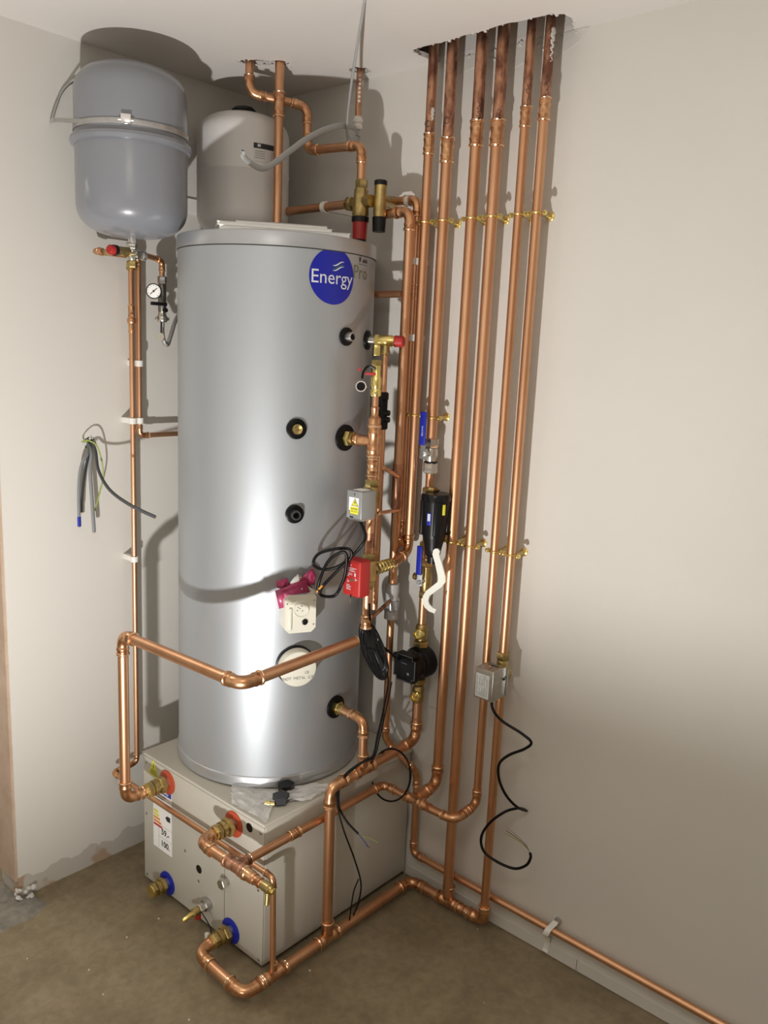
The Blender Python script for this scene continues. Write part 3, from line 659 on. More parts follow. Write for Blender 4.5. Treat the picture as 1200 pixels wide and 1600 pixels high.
# handwriting on the pipes, too rubbed to read
def scribble(t, y, r, z0, n, seed, L=.045):
    rnd = random.Random(seed); m_ = M(); pts = []
    for i in range(n):
        a = .75 + rnd.uniform(-.38, .38); z = z0 - L * i / n + rnd.uniform(-.003, .003); pts.append(V((PX, y, z)) + rad(a) * (r * 1.03))
    m_.sweep(spline(pts, 3), .0008, 5); m_.build('pen_mark', INK, t)
scribble(p3_, .878, .0148, 2.255, 16, 1, .05); scribble(p4_, .941, .0148, 2.235, 10, 2, .04)
scribble(p5_, 1.02, .0112, 2.275, 12, 3, .05); scribble(p6_, 1.072, .0120, 2.29, 14, 4, .05)
m_ = M()
for k in range(9): m_.lathe(V((PX, .725, 2.262 - k * .0032)) + rad(1.15 + .12 * math.sin(k * 2)) * .0120, rad(1.15), [(0, .0045 - .0002 * k), (.0012, .004 - .0002 * k), (.0018, .001)], 8)
m_.build('plaster_spot', WHITEPLAS, p1)
m_ = M()
for k in range(18): m_.lathe(V((PX, 1.072, 2.385 - k * .0040)) + rad(1.2 + .22 * math.sin(k * 1.7)) * .0116, rad(1.25), [(0, .0062 - k * .00025), (.0012, .0052 - k * .00025), (.0018, .001)], 8)
m_.build('plaster_spot', WHITEPLAS, p6_)
# brass pipe clips
def clip(y, z, r, label, group, side=1, x=PX):
    t = thing('pipe_clip', (x, y, z), label, 'pipe clip', group)
    M().torus((x, y, z), Z, r + .0022, .0024, 28, 8).build('ring', BRASS_Y, t)
    for s_ in (-1, 1):
        M().lathe((x - .0060, y + s_ * (r + .0095), z), X, [(0, .0052), (.002, .0064), (.010, .0064), (.012, .0052)], 12).build('lug', BRASS_Y, t)
        M().lathe((x + .006, y + s_ * (r + .0095), z), X, [(0, .0042), (.003, .0036), (.004, .002)], 10).build('screw_head', BRASS, t)
    M().lathe((.0045, y + .004 * side, z), X, [(0, .0045), (.006, .0065), (x - r - .011, .0045), (x - r - .0045, .0062)], 12).build('stem', BRASS, t)
    M().lathe((0.0004, y + .004 * side, z), X, [(0, .0115), (.003, .011), (.005, .008)], 20).build('wall_plate', BRASS_Y, t)
    return t
names = ['first', 'second', 'third', 'fourth', 'fifth', 'sixth']
PY = [.725, .787, .878, .941, 1.020, 1.072]; PR = [.0126, .0146, .0148, .0148, .0112, .0120]
ordn = ['leftmost', 'second from the left', 'third from the left', 'fourth from the left', 'fifth from the left', 'rightmost']
for i in range(6): clip(PY[i], 1.980, PR[i], 'brass clip in the upper row on the right wall, ' + ordn[i] + ' of six', 'brass clips in the upper row')
clip(PY[0], 1.462, PR[0], 'brass clip holding the first pipe, level with the blue lever tip', 'brass clips in the middle row')
clip(PY[1], 1.460, PR[1], 'brass clip holding the second pipe just above the blue lever valve', 'brass clips in the middle row')
for i, nm in ((2, 'on the third pipe beside the black filter'), (3, 'on the fourth pipe'), (4, 'on the fifth pipe'), (5, 'on the sixth and last pipe')):
    clip(PY[i], 1.125, PR[i], 'brass clip in the lower row, ' + nm, 'brass clips in the lower row')
clip(.787, 1.145, .0115, 'brass clip behind the narrow bottom of the black filter', 'brass clips in the lower row')

# ================================================================== RUNS ROUND THE CABINET
R28, R22, R15 = .0146, .0112, .0076
loop_ = run('open-ended copper pipe rising from the cabinet and crossing in front of the silver cylinder',
    [(.664, .31, .381), (.738, .31, .381), (.738, .31, .862), (.745, .815, .880), (.368, .815, .892)], .0142, open_end=True)
M().torus((.3685, .815, .892), X, .0135, .0011, 28, 6).build('burred_edge', SOLDER, loop_)
f1 = run('short copper manifold pipe along the cabinet front from the second orange port',
    [(.655, .614, .380), (.712, .614, .380), (.712, .835, .380)], .0140)
tee(f1, (.712, .762, .380), Y, -X, .0140, .0112, COPPER_D)
reducer(f1, (.712, .800, .380), Y, .0140, .0105, .055)
pipe(f1, (.712, .845, .380), (.712, .868, .380), .0100)
br = run('copper pipe from the cabinet front tee along its side to the back wall pipes',
    [(.695, .762, .380), (.165, .762, .386), (.165, .905, .383)], R22)
tee(br, (.165, .878, .384), Y, -X, .0125, .0125)
reducer(br, (.165, .905, .383), Y, .0125, .0105, .032)
coupling(br, (.520, .762, .3825), X, R22, .032)
# drain valve on the end of the front manifold
t = thing('drain_valve', (.712, .866, .38), 'small brass drain valve on the end of the front copper manifold', 'valve')
M().lathe((.712, .862, .38), Y, [(0, .0115), (.006, .0125), (.024, .0125), (.026, .010), (.034, .010)], 18).build('body', BRASS, t)
M().nut((.712, .894, .38), Y, .008, .0075).build('spindle', BRASS_Y, t)
M().lathe((.712, .880, .372), V((.15, .1, -1)), [(0, .008), (.006, .008), (.008, .0055), (.032, .0062), (.034, .0045)], 14).build('hose_tail', BRASS_Y, t)
# pump leg
pl = run('copper pipe from the pump bending along the cabinet top to the floor run',
    [(PX, .790, .625), (PX, .790, .502), (.418, .790, .486), (.418, .795, .052)], R28)
tee(pl, (.292, .790, .4915), V((.358, 0, -.016)).normalized(), Z, R28, .0125)
# bottom run
bt = run('copper pipe on the floor looping round the cabinet corner to the right wall',
    [(.665, .606, .055), (.712, .606, .050), (.712, .797, .038), (.056, .797, .036), (.052, 1.072, .036), (PX, 1.072, .095)], R28)
tee(bt, (.418, .797, .037), X, Z, R28, R28)
tee(bt, (.612, .797, .037), X, Z, R28, R15)
tee(bt, (.054, .941, .036), Y, Z, R28, R28)
reducer(bt, (.053, .972, .036), Y, R28, .0125, .034)
coupling(bt, (.052, 1.026, .036), Y, .0125, .034)
# thin 15 mm line
l1 = run('long thin copper pipe down the left wall, then across the cabinet front',
    [(.535, .050, 1.835), (.538, .050, .322), (.622, .050, .318), (.622, .797, .322), (.616, .797, .050)], R15)
m_ = M(); m_.lathe((.5352, .05, 1.652), Z, [(0, .0082), (.003, .0098), (.020, .0088), (.026, .0088), (.030, .0120), (.040, .0125), (.046, .0095), (.060, .0088), (.078, .0098), (.081, .008)], 18)
m_.lathe((.5353, .053, 1.702), V((.6, .8, 0)), [(0, .0085), (.009, .0085), (.012, .005)], 14)
m_.build('stop_tap_body', FITTING, l1)
rings(l1, [(V((.5352, .05, 1.654)), Z), (V((.5352, .05, 1.731)), Z)], R15)
l2 = run('shorter thin copper pipe on the left wall, turning right behind the silver cylinder',
    [(.648, .095, 1.866), (.648, .050, 1.866), (.511, .050, 1.867), (.513, .050, 1.358), (.24, .050, 1.358)], R15)
# wall clips, white
def wclip(P, r, z, label, group='white plastic pipe clips on the left wall'):
    t = thing('plastic_clip', (P[0][0], P[0][1], z), label, 'pipe clip', group)
    for x, y in P:
        M().lathe((x, y, z), Z, [(-.0085, r + .0012), (-.0085, r + .004), (.0085, r + .004), (.0085, r + .0012)], 22, False).build('collar', WHITE, t)
        M().box((x - .008, .0006, z - .008), (x + .008, y - r - .001, z + .008), .001).build('stand_off', WHITE, t)
    return t
wclip([(.5358, .05), (.5125, .05)], R15, 1.402, 'white double clip holding both thin left wall pipes above the loose wires')
wclip([(.5123, .05)], R15, 1.568, 'white single clip on the shorter thin pipe below the pressure gauge')
wclip([(.5367, .05)], R15, .986, 'white single clip on the long thin pipe below the loose wires')
# tundish line near the corner
ta = run('copper pipe dropping from the brass valves to the clear tundish', [(.100, .590, 2.002), (.100, .705, 2.005), (.100, .705, .968)], .0128)
m_ = M(); m_.lathe((.100, .705, 1.195), Z, [(0, .0132), (.001, .0152), (.128, .0152), (.129, .0132)], 20); m_.build('sleeve', COPPER_D, ta)
tb = run('thin copper pipe behind the tundish drop, partly hidden', [(.052, .600, 2.043), (.052, .690, 2.043), (.052, .690, 1.110), (.095, .715, 1.090)], .0115)
M().nut((.052, .592, 2.043), Y, .016, .0165).build('end_nut', BRASS, tb)
for z_ in (1.880, 1.675):
    t = thing('plastic_clip', (.052, .69, z_), 'pale clip on the thin pipe behind the tundish drop, ' + ('upper' if z_ > 1.8 else 'beside the red cap'), 'pipe clip', 'pale clips on the thin pipe')
    M().lathe((.052, .69, z_), Z, [(-.009, .0120), (-.009, .0150), (.009, .0150), (.009, .0120)], 20, False).build('collar', WHITE, t)
    M().box((.0006, .682, z_ - .008), (.040, .698, z_ + .008), .001).build('stand_off', WHITE, t)
coupling(tb, (.052, .69, 1.80), Z, .0095, .035)
tl = run('copper pipe below the clear tundish, slanting back to the wall run', [(.100, .705, .880), (.100, .705, .487), (.026, .777, .375), (.024, .777, .104), (.024, 2.9, .088)], .0105)
t = thing('clear_tundish', (.1, .705, .865), 'clear plastic tundish with grey collars between copper pipes', 'tundish')
M().lathe((.1, .705, .945), Z, [(0, .0205), (.028, .0205), (.030, .018)], 28).build('upper_collar', pmat('pale_grey_plastic', (.45, .44, .44), .45), t)
M().lathe((.1, .705, .925), Z, [(0, .0185), (.020, .0185)], 28).build('upper_ring', bpy.data.materials['pale_grey_plastic'], t)
M().lathe((.1, .705, .868), Z, [(0, .0205), (.024, .0205)], 28).build('lower_collar', bpy.data.materials['pale_grey_plastic'], t)
M().lathe((.1, .705, .889), Z, [(0, .0155), (.004, .0215), (.034, .0215), (.038, .0165), (.038, .0155), (.034, .020), (.005, .020), (.0, .0145)], 28, False).build('window', CLEAR, t)
M().lathe((.1, .705, .890), Z, [(0, .008), (.035, .008)], 16).build('inner_spout', DKGREY, t)
# copper riser in the cylinder top and hot branch by the ceiling
vr = run('copper riser standing in the cylinder lid in front of the pale vessel', [(.236, .326, TOP), (.236, .326, 1.905)], .0128)
coupling(vr, (.236, .326, 2.293), Z, .0130, .062)
m_ = M().lathe((.236, .326, 1.913), Z, [(0, .024), (.004, .022), (.006, .014)], 24); m_.build('seal_ring', CYLRIM, vr)
hb = run('copper pipe zigzagging under the ceiling down to the brass mixing valve',
    [(.285, .256, TOP), (.285, .256, 2.322), (.150, .348, 2.304), (.150, .353, 2.186), (.150, .566, 2.176), (.150, .568, 2.085)], .0118, elbow_mat=FITTING)
lp = run('copper pipe from behind the pale vessel into the brass mixing valve', [(.150, .17, 2.026), (.150, .515, 2.028)], .0118)
t = thing('plastic_clip', (.15, .43, 2.026), 'white clip on the copper pipe left of the brass mixing valve', 'pipe clip')
M().lathe((.15, .425, 2.026), Y, [(0, .0125), (0, .0165), (.014, .0165), (.014, .0125)], 22, False).build('collar', WHITE, t)
M().box((.0006, .426, 2.017), (.136, .438, 2.035), .001).build('stand_off', WHITE, t)
sb = run('short copper pipe between the silver cylinder and the tundish drop', [(.100, .47, 1.790), (.100, .692, 1.790)], .0100)
s2 = run('very thin copper link from the grey-box valve to the tundish drop', [at(592, 802, 'x', .255), at(621, 797, 'x', .115)], .0050)
s3 = run('short thin dark copper branch behind the three-way pipe stack', [at(600, 731, 'x', .22), at(621, 744, 'x', .115)], .0060)
sp = run('capped pipe stub hanging from the small ceiling hole', [(.067, .469, TOP), (.067, .469, 2.268)], .0085, mats={0: COPPER_D})
M().lathe((.067, .469, 2.245), Z, [(0, .011), (.004, .0135), (.010, .0135), (.012, .0115), (.016, .0115), (.018, .0145), (.026, .0145), (.028, .012), (.034, .0115)], 20).build('push_cap', WHITE, sp)
m_ = M()
for k in range(7): m_.lathe(V((.067, .469, 2.385 - k * .011)) + rad(.9) * .0082, rad(.9), [(0, .004), (.001, .0036), (.0016, .001)], 7)
m_.build('plaster_spot', WHITEPLAS, sp)

# ================================================================== BRASS MIXING VALVE GROUP
t = thing('pressure_reducing_valve', (.15, .57, 1.94), 'brass pressure valve with dark red knob behind the cylinder lid', 'valve'); c = V((.15, .57, 0))
M().nut(c + Z * 2.066, Z, .022, .0175).build('top_nut', BRASS, t)
M().lathe(c, Z, [(1.990, .0205), (1.994, .0225), (2.030, .0225), (2.034, .0205), (2.060, .0195), (2.066, .016)], 28).build('body', BRASS, t)
M().lathe(c + Z * 2.028, -Y, [(.015, .0165), (.030, .0165), (.034, .0145)], 20).build('side_port', BRASS, t)
M().nut(c + V((0, -.030, 2.028)), -Y, .020, .0195).build('side_nut', BRASS, t)
M().lathe(c, Z, [(1.978, .0235), (1.991, .0235)], 28).build('black_ring', BLACK, t)
kb = M().lathe(c, Z, [(1.932, .0195), (1.978, .0205)], 28).build('adjusting_knob', REDDARK, t)
M().lathe(c, Z, [(1.925, .0175), (1.933, .0185)], 28).build('knob_foot', BLACK, kb)
M().lathe(c + Z * 2.03, Y, [(.015, .0165), (.04, .0165)], 20).build('link', BRASS, t)
t = thing('balancing_valve', (.13, .625, 1.95), 'second brass valve block with black cap top and black knob below', 'valve'); c = V((.13, .622, 0))
M().lathe(c, Z, [(1.990, .0155), (2.000, .0175), (2.040, .0165), (2.072, .0165)], 24).build('body', BRASS, t)
M().lathe(c, Z, [(2.072, .0175), (2.083, .0175), (2.085, .015)], 24).build('top_cap', BLACK, t)
M().lathe(c + Z * 2.038, V((-.95, -.25, 0)).normalized(), [(.010, .0145), (.070, .0145), (.072, .012)], 20).build('upper_port', BRASS, t)
M().lathe((.100, .596, 2.003), V((0, 1, 0)), [(-.012, .014), (.006, .0175), (.016, .0175), (.018, .014)], 20).build('outlet_collar', BRASS, t)
M().lathe(c, Z, [(1.952, .0175), (1.990, .0190)], 24).build('lower_knob', BLACK, t)
t = thing('plastic_clip', (.052, .66, 2.04), 'white clip on the short pipe beside the second brass valve', 'pipe clip')
M().lathe((.052, .652, 2.040), Y, [(0, .0122), (0, .0160), (.012, .0160), (.012, .0122)], 22, False).build('collar', WHITE, t)
M().box((.0006, .652, 2.028), (.040, .668, 2.052), .001).build('stand_off', WHITE, t)

# ================================================================== STACK AT THE RIGHT OF THE CYLINDER
SX, SY = .275, .765
st = run('copper riser stack with tee at the right side of the cylinder', [(SX, SY, 1.450), (SX, SY, .892)], .0128)
coupling(st, (SX, SY, .912), Z, .0130, .034)
pipe(st, (SX - .008, SY, .912), (.128, .722, .930), .0060, COPPER_D)
pipe(st, (SX, SY, 1.545), (SX, SY, 1.44), .0082)
pipe(st, (SX, SY, 1.54), (SX, SY, 1.475), .0085)
reducer(st, (SX, SY, 1.494), -Z, .0092, .0148, .052)
tee(st, (SX, SY, 1.403), Z, V((.025, -.075, 0)), .0150, .0130)
coupling(st, (SX, SY, 1.335), Z, .0130, .045)
m_ = M().lathe((SX, SY, 1.12), Z, [(0, .0131), (.04, .0131)], 18); m_.build('stained_band', COPPER_D, st)
dP = (V((SX, SY, 1.403)) - pT); dP.z = 0; LP = dP.length; dP.normalize()
t = thing('compression_fitting', pT, 'brass compression fitting in the black gasket, joined to the copper tee', 'pipe fitting')
M().nut(pT + dP * .006, dP, .014, .0215).build('hex_nut', BRASS_Y, t)
M().lathe(pT + dP * .020, dP, [(0, .016), (.004, .018), (.010, .018), (.012, .015)], 20).build('body', BRASS, t)
M().lathe(pT + dP * .03, dP, [(0, .0126), (LP - .045, .0126)], 20).build('copper_tail', FITTING, t)
# lower cylinder connection
e_ = V((.296, .790, .628)); dQ = (e_ - pL); dQ.z = 0; dQ.normalize()
lc = run('copper elbow pipe from the low cylinder port down to the cabinet top pipe', [pL + dQ * .03, V((e_.x, e_.y, pL.z)), (.293, .790, .505)], .0125, elbow_mat=FITTING)
t = thing('compression_fitting', pL, 'brass nut in the lowest black gasket of the silver cylinder', 'pipe fitting')
M().nut(pL + dQ * .006, dQ, .014, .0200).build('hex_nut', BRASS_Y, t)
M().lathe(pL + dQ * .020, dQ, [(0, .0155), (.012, .0165), (.018, .0140)], 20).build('body', BRASS, t)
# expansion relief valve with red cap
a = math.radians(113); pr = onc(a, 1.662); dr = rad(a)
gk = M().lathe(pr - dr * .002, dr, [(0, .026), (.007, .026), (.009, .02)], 30).build('gasket', RUBBER, hc); gk['label'] = 'black rubber gasket'
t = thing('relief_valve', pr, 'yellow brass relief valve with red cap at the upper right of the cylinder', 'valve')
M().cyl(pr + dr * .006, dr, .020, .0125).build('steel_stub', NICKEL, t)
M().nut(pr + dr * .024, dr, .012, .0175).build('hex_nut', BRASS_Y, t)
M().lathe(pr + dr * .036, dr, [(0, .0145), (.010, .0155), (.034, .0155), (.038, .0135), (.046, .0135)], 24).build('body', BRASS_Y, t)
M().lathe(pr + dr * .080, dr, [(0, .0155), (.022, .0150), (.025, .012)], 24).build('red_cap', RED, t)
q = pr + dr * .030
M().obox(q - Z * .026 + rad(.75) * .008, Z.cross(rad(.75)), rad(.75), Z, (.0085, .0022, .014), .001).build('brass_tag', BRASS_Y, t)
q = pr + dr * .054
M().lathe(q, -Z, [(.010, .011), (.024, .011), (.026, .0125), (.036, .0125), (.038, .009)], 18).build('outlet_nut', BRASS, t)
dq = run('thin copper discharge pipe from the red-capped relief valve', [q - Z * .034, (q.x, q.y, 1.525)], .0075)
t = thing('black_tundish', (q.x, q.y, 1.43), 'black plastic tundish on the discharge pipe beside the stack', 'tundish')
M().lathe((q.x, q.y, 0), Z, [(1.425, .0125), (1.428, .015), (1.445, .015), (1.448, .012), (1.505, .0125), (1.507, .0145), (1.522, .0145), (1.526, .011)], 22).build('body', BLACK, t)
for z_, s_ in ((1.470, 1), (1.452, 1)): M().lathe((q.x, q.y, z_), rad(.9 + .9 * s_), [(0, .008), (.020, .008)], 12).build('side_lug', BLACK, t)
dq2 = run('copper discharge pipe below the black tundish behind the stack', [(q.x, q.y, 1.435), (q.x, q.y, .912)], .0100)
# drain valve with cap and chain
t = thing('drain_valve', (SX, SY, 1.53), 'brass drain valve with red handle on top of the copper stack', 'valve')
M().lathe((SX, SY, 0), Z, [(1.520, .0125), (1.524, .0145), (1.536, .0145), (1.540, .0115)], 20).build('lower_nut', BRASS_Y, t)
M().lathe((SX, SY, 0), Z, [(1.538, .0115), (1.548, .0145), (1.566, .0145), (1.572, .011), (1.600, .011)], 20).build('body', BRASS_Y, t)
M().nut((SX, SY, 1.598), Z, .014, .0140).build('top_nut', BRASS, t)
M().obox((SX + .016, SY - .006, 1.577), V((.75, .66, 0)), V((-.66, .75, 0)), Z, (.004, .014, .0035), .001).build('red_handle', RED, t)
vdir = V((-.66, .75, 0))
g = M(); b0 = V((SX, SY, 1.590)) + V((.016, .010, 0)); g.sweep(spline([b0, b0 - vdir * .018 + Z * .006, b0 - vdir * .030 - Z * .008, b0 - vdir * .033 - Z * .026], 6), .0030, 8); g.build('cap_strap', RUBBER, t)
cr = M().lathe(b0 - vdir * .034 - Z * .046, V((.8, .5, .1)), [(-.004, .0135), (.004, .0145), (.006, .0140), (.006, .0112), (-.002, .0108), (-.002, 0)], 26).build('hose_cap', CHROME, t)
M().cyl(b0 - vdir * .034 - Z * .046 + V((.8, .5, .1)).normalized() * -.0015, V((.8, .5, .1)), .0012, .0110).build('cap_washer', RUBBER, cr)
M().lathe(b0 - vdir * .040 + Z * -.004, V((.8, .5, .1)), [(0, .0040), (.004, .0040)], 12).build('rivet', RED, t)
# motorised valves
def zone_valve(z, label):
    t = thing('zone_valve', (SX, SY, z), label, 'valve')
    M().obox((SX, SY, z), X, Y, Z, (.016, .0165, .030), .003).build('body', BRASS, t)
    for s_ in (-1, 1):
        M().nut(V((SX, SY, z)) + Z * s_ * .028, Z * s_, .020, .0185).build('compression_nut', BRASS, t)
    M().lathe((SX, SY, z), X, [(.010, .012), (.034, .012)], 16).build('spindle_boss', BRASS, t)
    return t
zone_valve(1.255, 'brass two-way valve body behind the grey metal actuator box')
zv = zone_valve(1.055, 'brass three-way valve body behind the red actuator box')
dn = (V((.150, .748, 1.052)) - V((SX, SY, 1.055))).normalized(); q0 = V((SX, SY, 1.055)) + dn * .014
g = M()
for k in range(6): g.lathe(q0 + dn * (.006 + k * .016), dn, [(0, .0150), (.003, .0185 - k * .0004), (.009, .0185 - k * .0004), (.012, .0150), (.016, .0150)], 20)
M().nut(q0, dn, .02, .021).build('union_nut', BRASS, zv); g.build('ribbed_union', BRASS_Y, zv)
t = thing('actuator', (.3325, .7825, 1.205), 'grey metal valve actuator box with yellow warning label', 'actuator')
M().box((.305, .757, 1.211), (.360, .809, 1.283), .0022).build('cover', GREYBOX, t)
M().box((.309, .761, 1.206), (.356, .805, 1.212)).build('base_plate', STEEL, t)
s_ = M().box((.3600, .766, 1.232), (.3606, .799, 1.266)).build('warning_label', WHITEP, t); s_['label'] = 'white label with yellow warning triangle'
M().prism([(.3606, .7745, 1.2445), (.3606, .7985, 1.2445), (.3606, .7865, 1.2655)], X * .0003).build('triangle_edge', INK, s_)
M().prism([(.3609, .7770, 1.2460), (.3609, .7960, 1.2460), (.3609, .7865, 1.2625)], X * .0003).build('triangle', YELLOW, s_)
M().prism([(.3612, .788, 1.260), (.3612, .784, 1.2535), (.3612, .7865, 1.2535), (.3612, .7855, 1.2475), (.3612, .790, 1.2550), (.3612, .7873, 1.2550)], X * .0002).build('lightning_mark', INK, s_)
M().box((.3606, .771, 1.2235), (.3609, .799, 1.2425)).build('caption_panel', YELLOW, s_)
text('caption', 'DANGER', .0060, (.3609, .785, 1.2365), Y, Z, INK, s_); text('caption', '230 VOLTS', .0045, (.3609, .785, 1.2300), Y, Z, INK, s_)
M().lathe((.360, .7855, 1.2745), X, [(0, .0032), (.0012, .0030)], 14).build('screw', CHROME, t)
M().obox((.3602, .776, 1.2145), Y, X, Z, (.006, .0006, .0016)).build('slot', BLACK, t)
M().obox((.333, .783, 1.2836), X, Y, Z, (.015, .016, .0005)).build('top_label', WHITEP, t)
t = thing('actuator', (.3325, .7855, 1.0), 'red valve actuator box with white printing on the stack', 'actuator')
M().box((.318, .752, 1.004), (.360, .814, 1.102), .006).build('cover', RED, t)
s_ = M().box((.3595, .757, 1.010), (.3606, .809, 1.097), .0004).build('front_face', RED, t)
for k, (zz, l) in enumerate(((1.080, .034), (1.076, .026), (1.072, .030), (1.066, .010), (1.062, .012), (1.058, .008), (1.034, .012), (1.030, .016), (1.026, .014), (1.022, .016))):
    M().box((.3606, .767, zz), (.3609, .767 + l, zz + .0014)).build('printed_line', PRINT, s_)
text('printed_mark', 'CE', .0075, (.3606, .7830, 1.0645), Y, Z, PRINT, s_); text('printed_mark', 'N', .006, (.3606, .782, 1.088), Y, Z, PRINT, s_)
M().box((.3606, .794, 1.060), (.3609, .799, 1.069)).build('printed_square', PRINT, s_)
for yy, zz in ((.797, 1.052), (.770, 1.044)):
    M().box((.3606, yy, zz - .004), (.3609, yy + .0018, zz + .004)).build('printed_arrow', PRINT, s_); M().box((.3606, yy, zz - .001), (.3609, yy + .007, zz + .001)).build('printed_arrow', PRINT, s_)
M().lathe((.3606, .786, 1.049), X, [(0, .0055), (.0012, .0050), (.0012, 0)], 20).build('screw', NICKEL, t)
M().obox((.362, .785, 1.006), Y, X, Z, (.0012, .0008, .004)).build('lever_slot', BLACK, t); M().obox((.362, .785, .996), Y, X, Z, (.0008, .0006, .008)).build('lever', STEEL, t)

# ================================================================== FILTER AND PUMP LEG ON THE SECOND PIPE
PYY = .789
t = thing('lever_valve', (PX, PYY, 1.335), 'nickel isolating valve with upright blue lever above the black filter', 'valve')
M().nut((PX, PYY, 1.376), Z, .026, .0215).build('upper_nut', NICKEL, t)
M().lathe((PX, PYY, 0), Z, [(1.338, .016), (1.345, .0185), (1.366, .0185), (1.377, .0160)], 24).build('body', NICKEL, t)
M().nut((PX, PYY, 1.306), Z, .030, .0215, .3).build('lower_nut', NICKEL, t)
M().lathe((PX, PYY, 1.334), Z, [(0, .019), (.004, .019)], 24).build('seal_ring', BLACK, t)
M().lathe((PX, PYY, 1.362), X, [(.012, .011), (.030, .010)], 16).build('stem_boss', NICKEL, t)
M().obox((.094, PYY, 1.362), Y, Z, X, (.0125, .0145, .0015)).build('lever_plate', CHROME, t)
lv = M().obox((.099, PYY - .002, 1.432), Y, Z, X, (.0105, .0460, .0030), .003).build('lever', BLUE, t); lv['label'] = 'blue lever'
M().obox((.096, PYY - .001, 1.382), Y, Z, X, (.007, .010, .0015)).build('lever_neck', CHROME, t)
M().nut((.0955, PYY, 1.362), X, .005, .0065).build('spindle_nut', STEEL, t)
text('printed_mark', 'WATER', .0085, (.1021, PYY - .002, 1.425), -Z, Y, PRINT, lv)
fp = run('short copper pipe between the blue lever valve and the black filter', [(PX, PYY, 1.312), (PX, PYY, 1.262)], .0115)
fp2 = run('copper pipe behind the black filter, leading to the lower blue valve', [(PX, PYY, 1.25), (PX, PYY, .80)], .0108)
t = thing('magnetic_filter', (.105, .848, 1.06), 'black plastic magnetic filter with yellow tab between the blue valves', 'filter'); fc_ = V((.106, .850, 0))
M().lathe(fc_, Z, [(1.140, .0310), (1.236, .0385), (1.243, .0385)], 40).build('canister', BLACK, t)
M().lathe(fc_, Z, [(1.243, .0405), (1.256, .0405), (1.262, .037)], 40).build('head', BLACKG, t)
M().lathe(fc_, Z, [(1.085, .0165), (1.092, .0215), (1.108, .0235), (1.140, .0305)], 36).build('lower_cone', BLACK, t)
M().lathe(fc_, Z, [(1.066, .0145), (1.086, .0165)], 12).build('drain_cap', BLACK, t)
for k in range(4):
    a = .85 + k * 1.57; M().obox(fc_ + rad(a) * .0355 + Z * 1.195, Z.cross(rad(a)), rad(a), Z, (.011, .006, .048), .004).build('rib', BLACK, t)
a = 1.30; M().obox(fc_ + rad(a) * .0385 + Z * 1.222, Z.cross(rad(a)), rad(a), Z, (.0040, .0020, .0145), .001).build('yellow_tab', YELLOW, t)
a = .22; s_ = M().obox(fc_ + rad(a) * .0365 + Z * 1.195, Z.cross(rad(a)), rad(a), Z, (.0065, .0015, .017), .001).build('blue_label', BLUE, t); M().obox(fc_ + rad(a) * .0382 + Z * 1.200, Z.cross(rad(a)), rad(a), Z, (.004, .0004, .010)).build('printed_area', PRINT, s_)
M().obox((.078, .822, 1.250), V((.8, .6, 0)), V((-.6, .8, 0)), Z, (.03, .016, .012), .004).build('arm', BLACK, t)
M().nut((PX, PYY, 1.243), Z, .022, .0200).build('inlet_nut', BRASS, t); M().nut((.094, .826, 1.260), Z, .014, .0150, .4).build('outlet_nut', BRASS, t)
M().nut((PX, PYY, 1.085), Z, .024, .0195).build('lower_nut', BRASS, t)
# spanner
wr = [(681, 857), (678, 860), (677, 866), (681, 880), (686, 903), (685, 909), (676, 916), (667, 923), (662, 931), (661, 940), (665, 949), (672, 955), (680, 958), (683, 952), (677, 949), (672, 944), (670, 938), (672, 931), (680, 925), (691, 917), (697, 909), (697, 901), (692, 882), (687, 866), (688, 861), (685, 857)]
g = M(); g.prism([at(x, y, 'x', .150) for x, y in wr], X * .004)
solo(g, 'spanner', pmat('pale_cream_plastic', (.84, .86, .78), .4), 'pale plastic hook spanner hanging from the bottom of the black filter', 'tool')
# lower lever valve
t = thing('lever_valve', (PX, .795, .99), 'brass isolating valve with blue lever beside the hanging spanner', 'valve')
M().lathe((PX, .795, 0), Z, [(.960, .0125), (.972, .0155), (.990, .0175), (1.008, .0175), (1.020, .015), (1.060, .0145)], 22).build('body', BRASS, t)
M().nut((PX, .795, 1.036), Z, .022, .0185).build('upper_nut', BRASS, t); M().nut((PX, .795, .945), Z, .020, .0185).build('lower_nut', BRASS, t)
M().lathe((PX, .795, .998), X, [(.012, .010), (.034, .009)], 16).build('stem_boss', NICKEL, t)
lv = M().obox((.101, .800, 1.062), Y, Z, X, (.0095, .0420, .0030), .003).build('lever', BLUE, t); lv['label'] = 'blue lever'
M().obox((.0975, .802, 1.006), Y, Z, X, (.0085, .018, .0012)).build('lever_plate', CHROME, t); M().nut((.0985, .802, .998), X, .006, .0065).build('spindle_nut', STEEL, t)
M().lathe((PX, .795, 1.000), -Y, [(.012, .009), (.034, .009), (.036, .011), (.042, .010)], 16).build('side_port', BRASS, t)
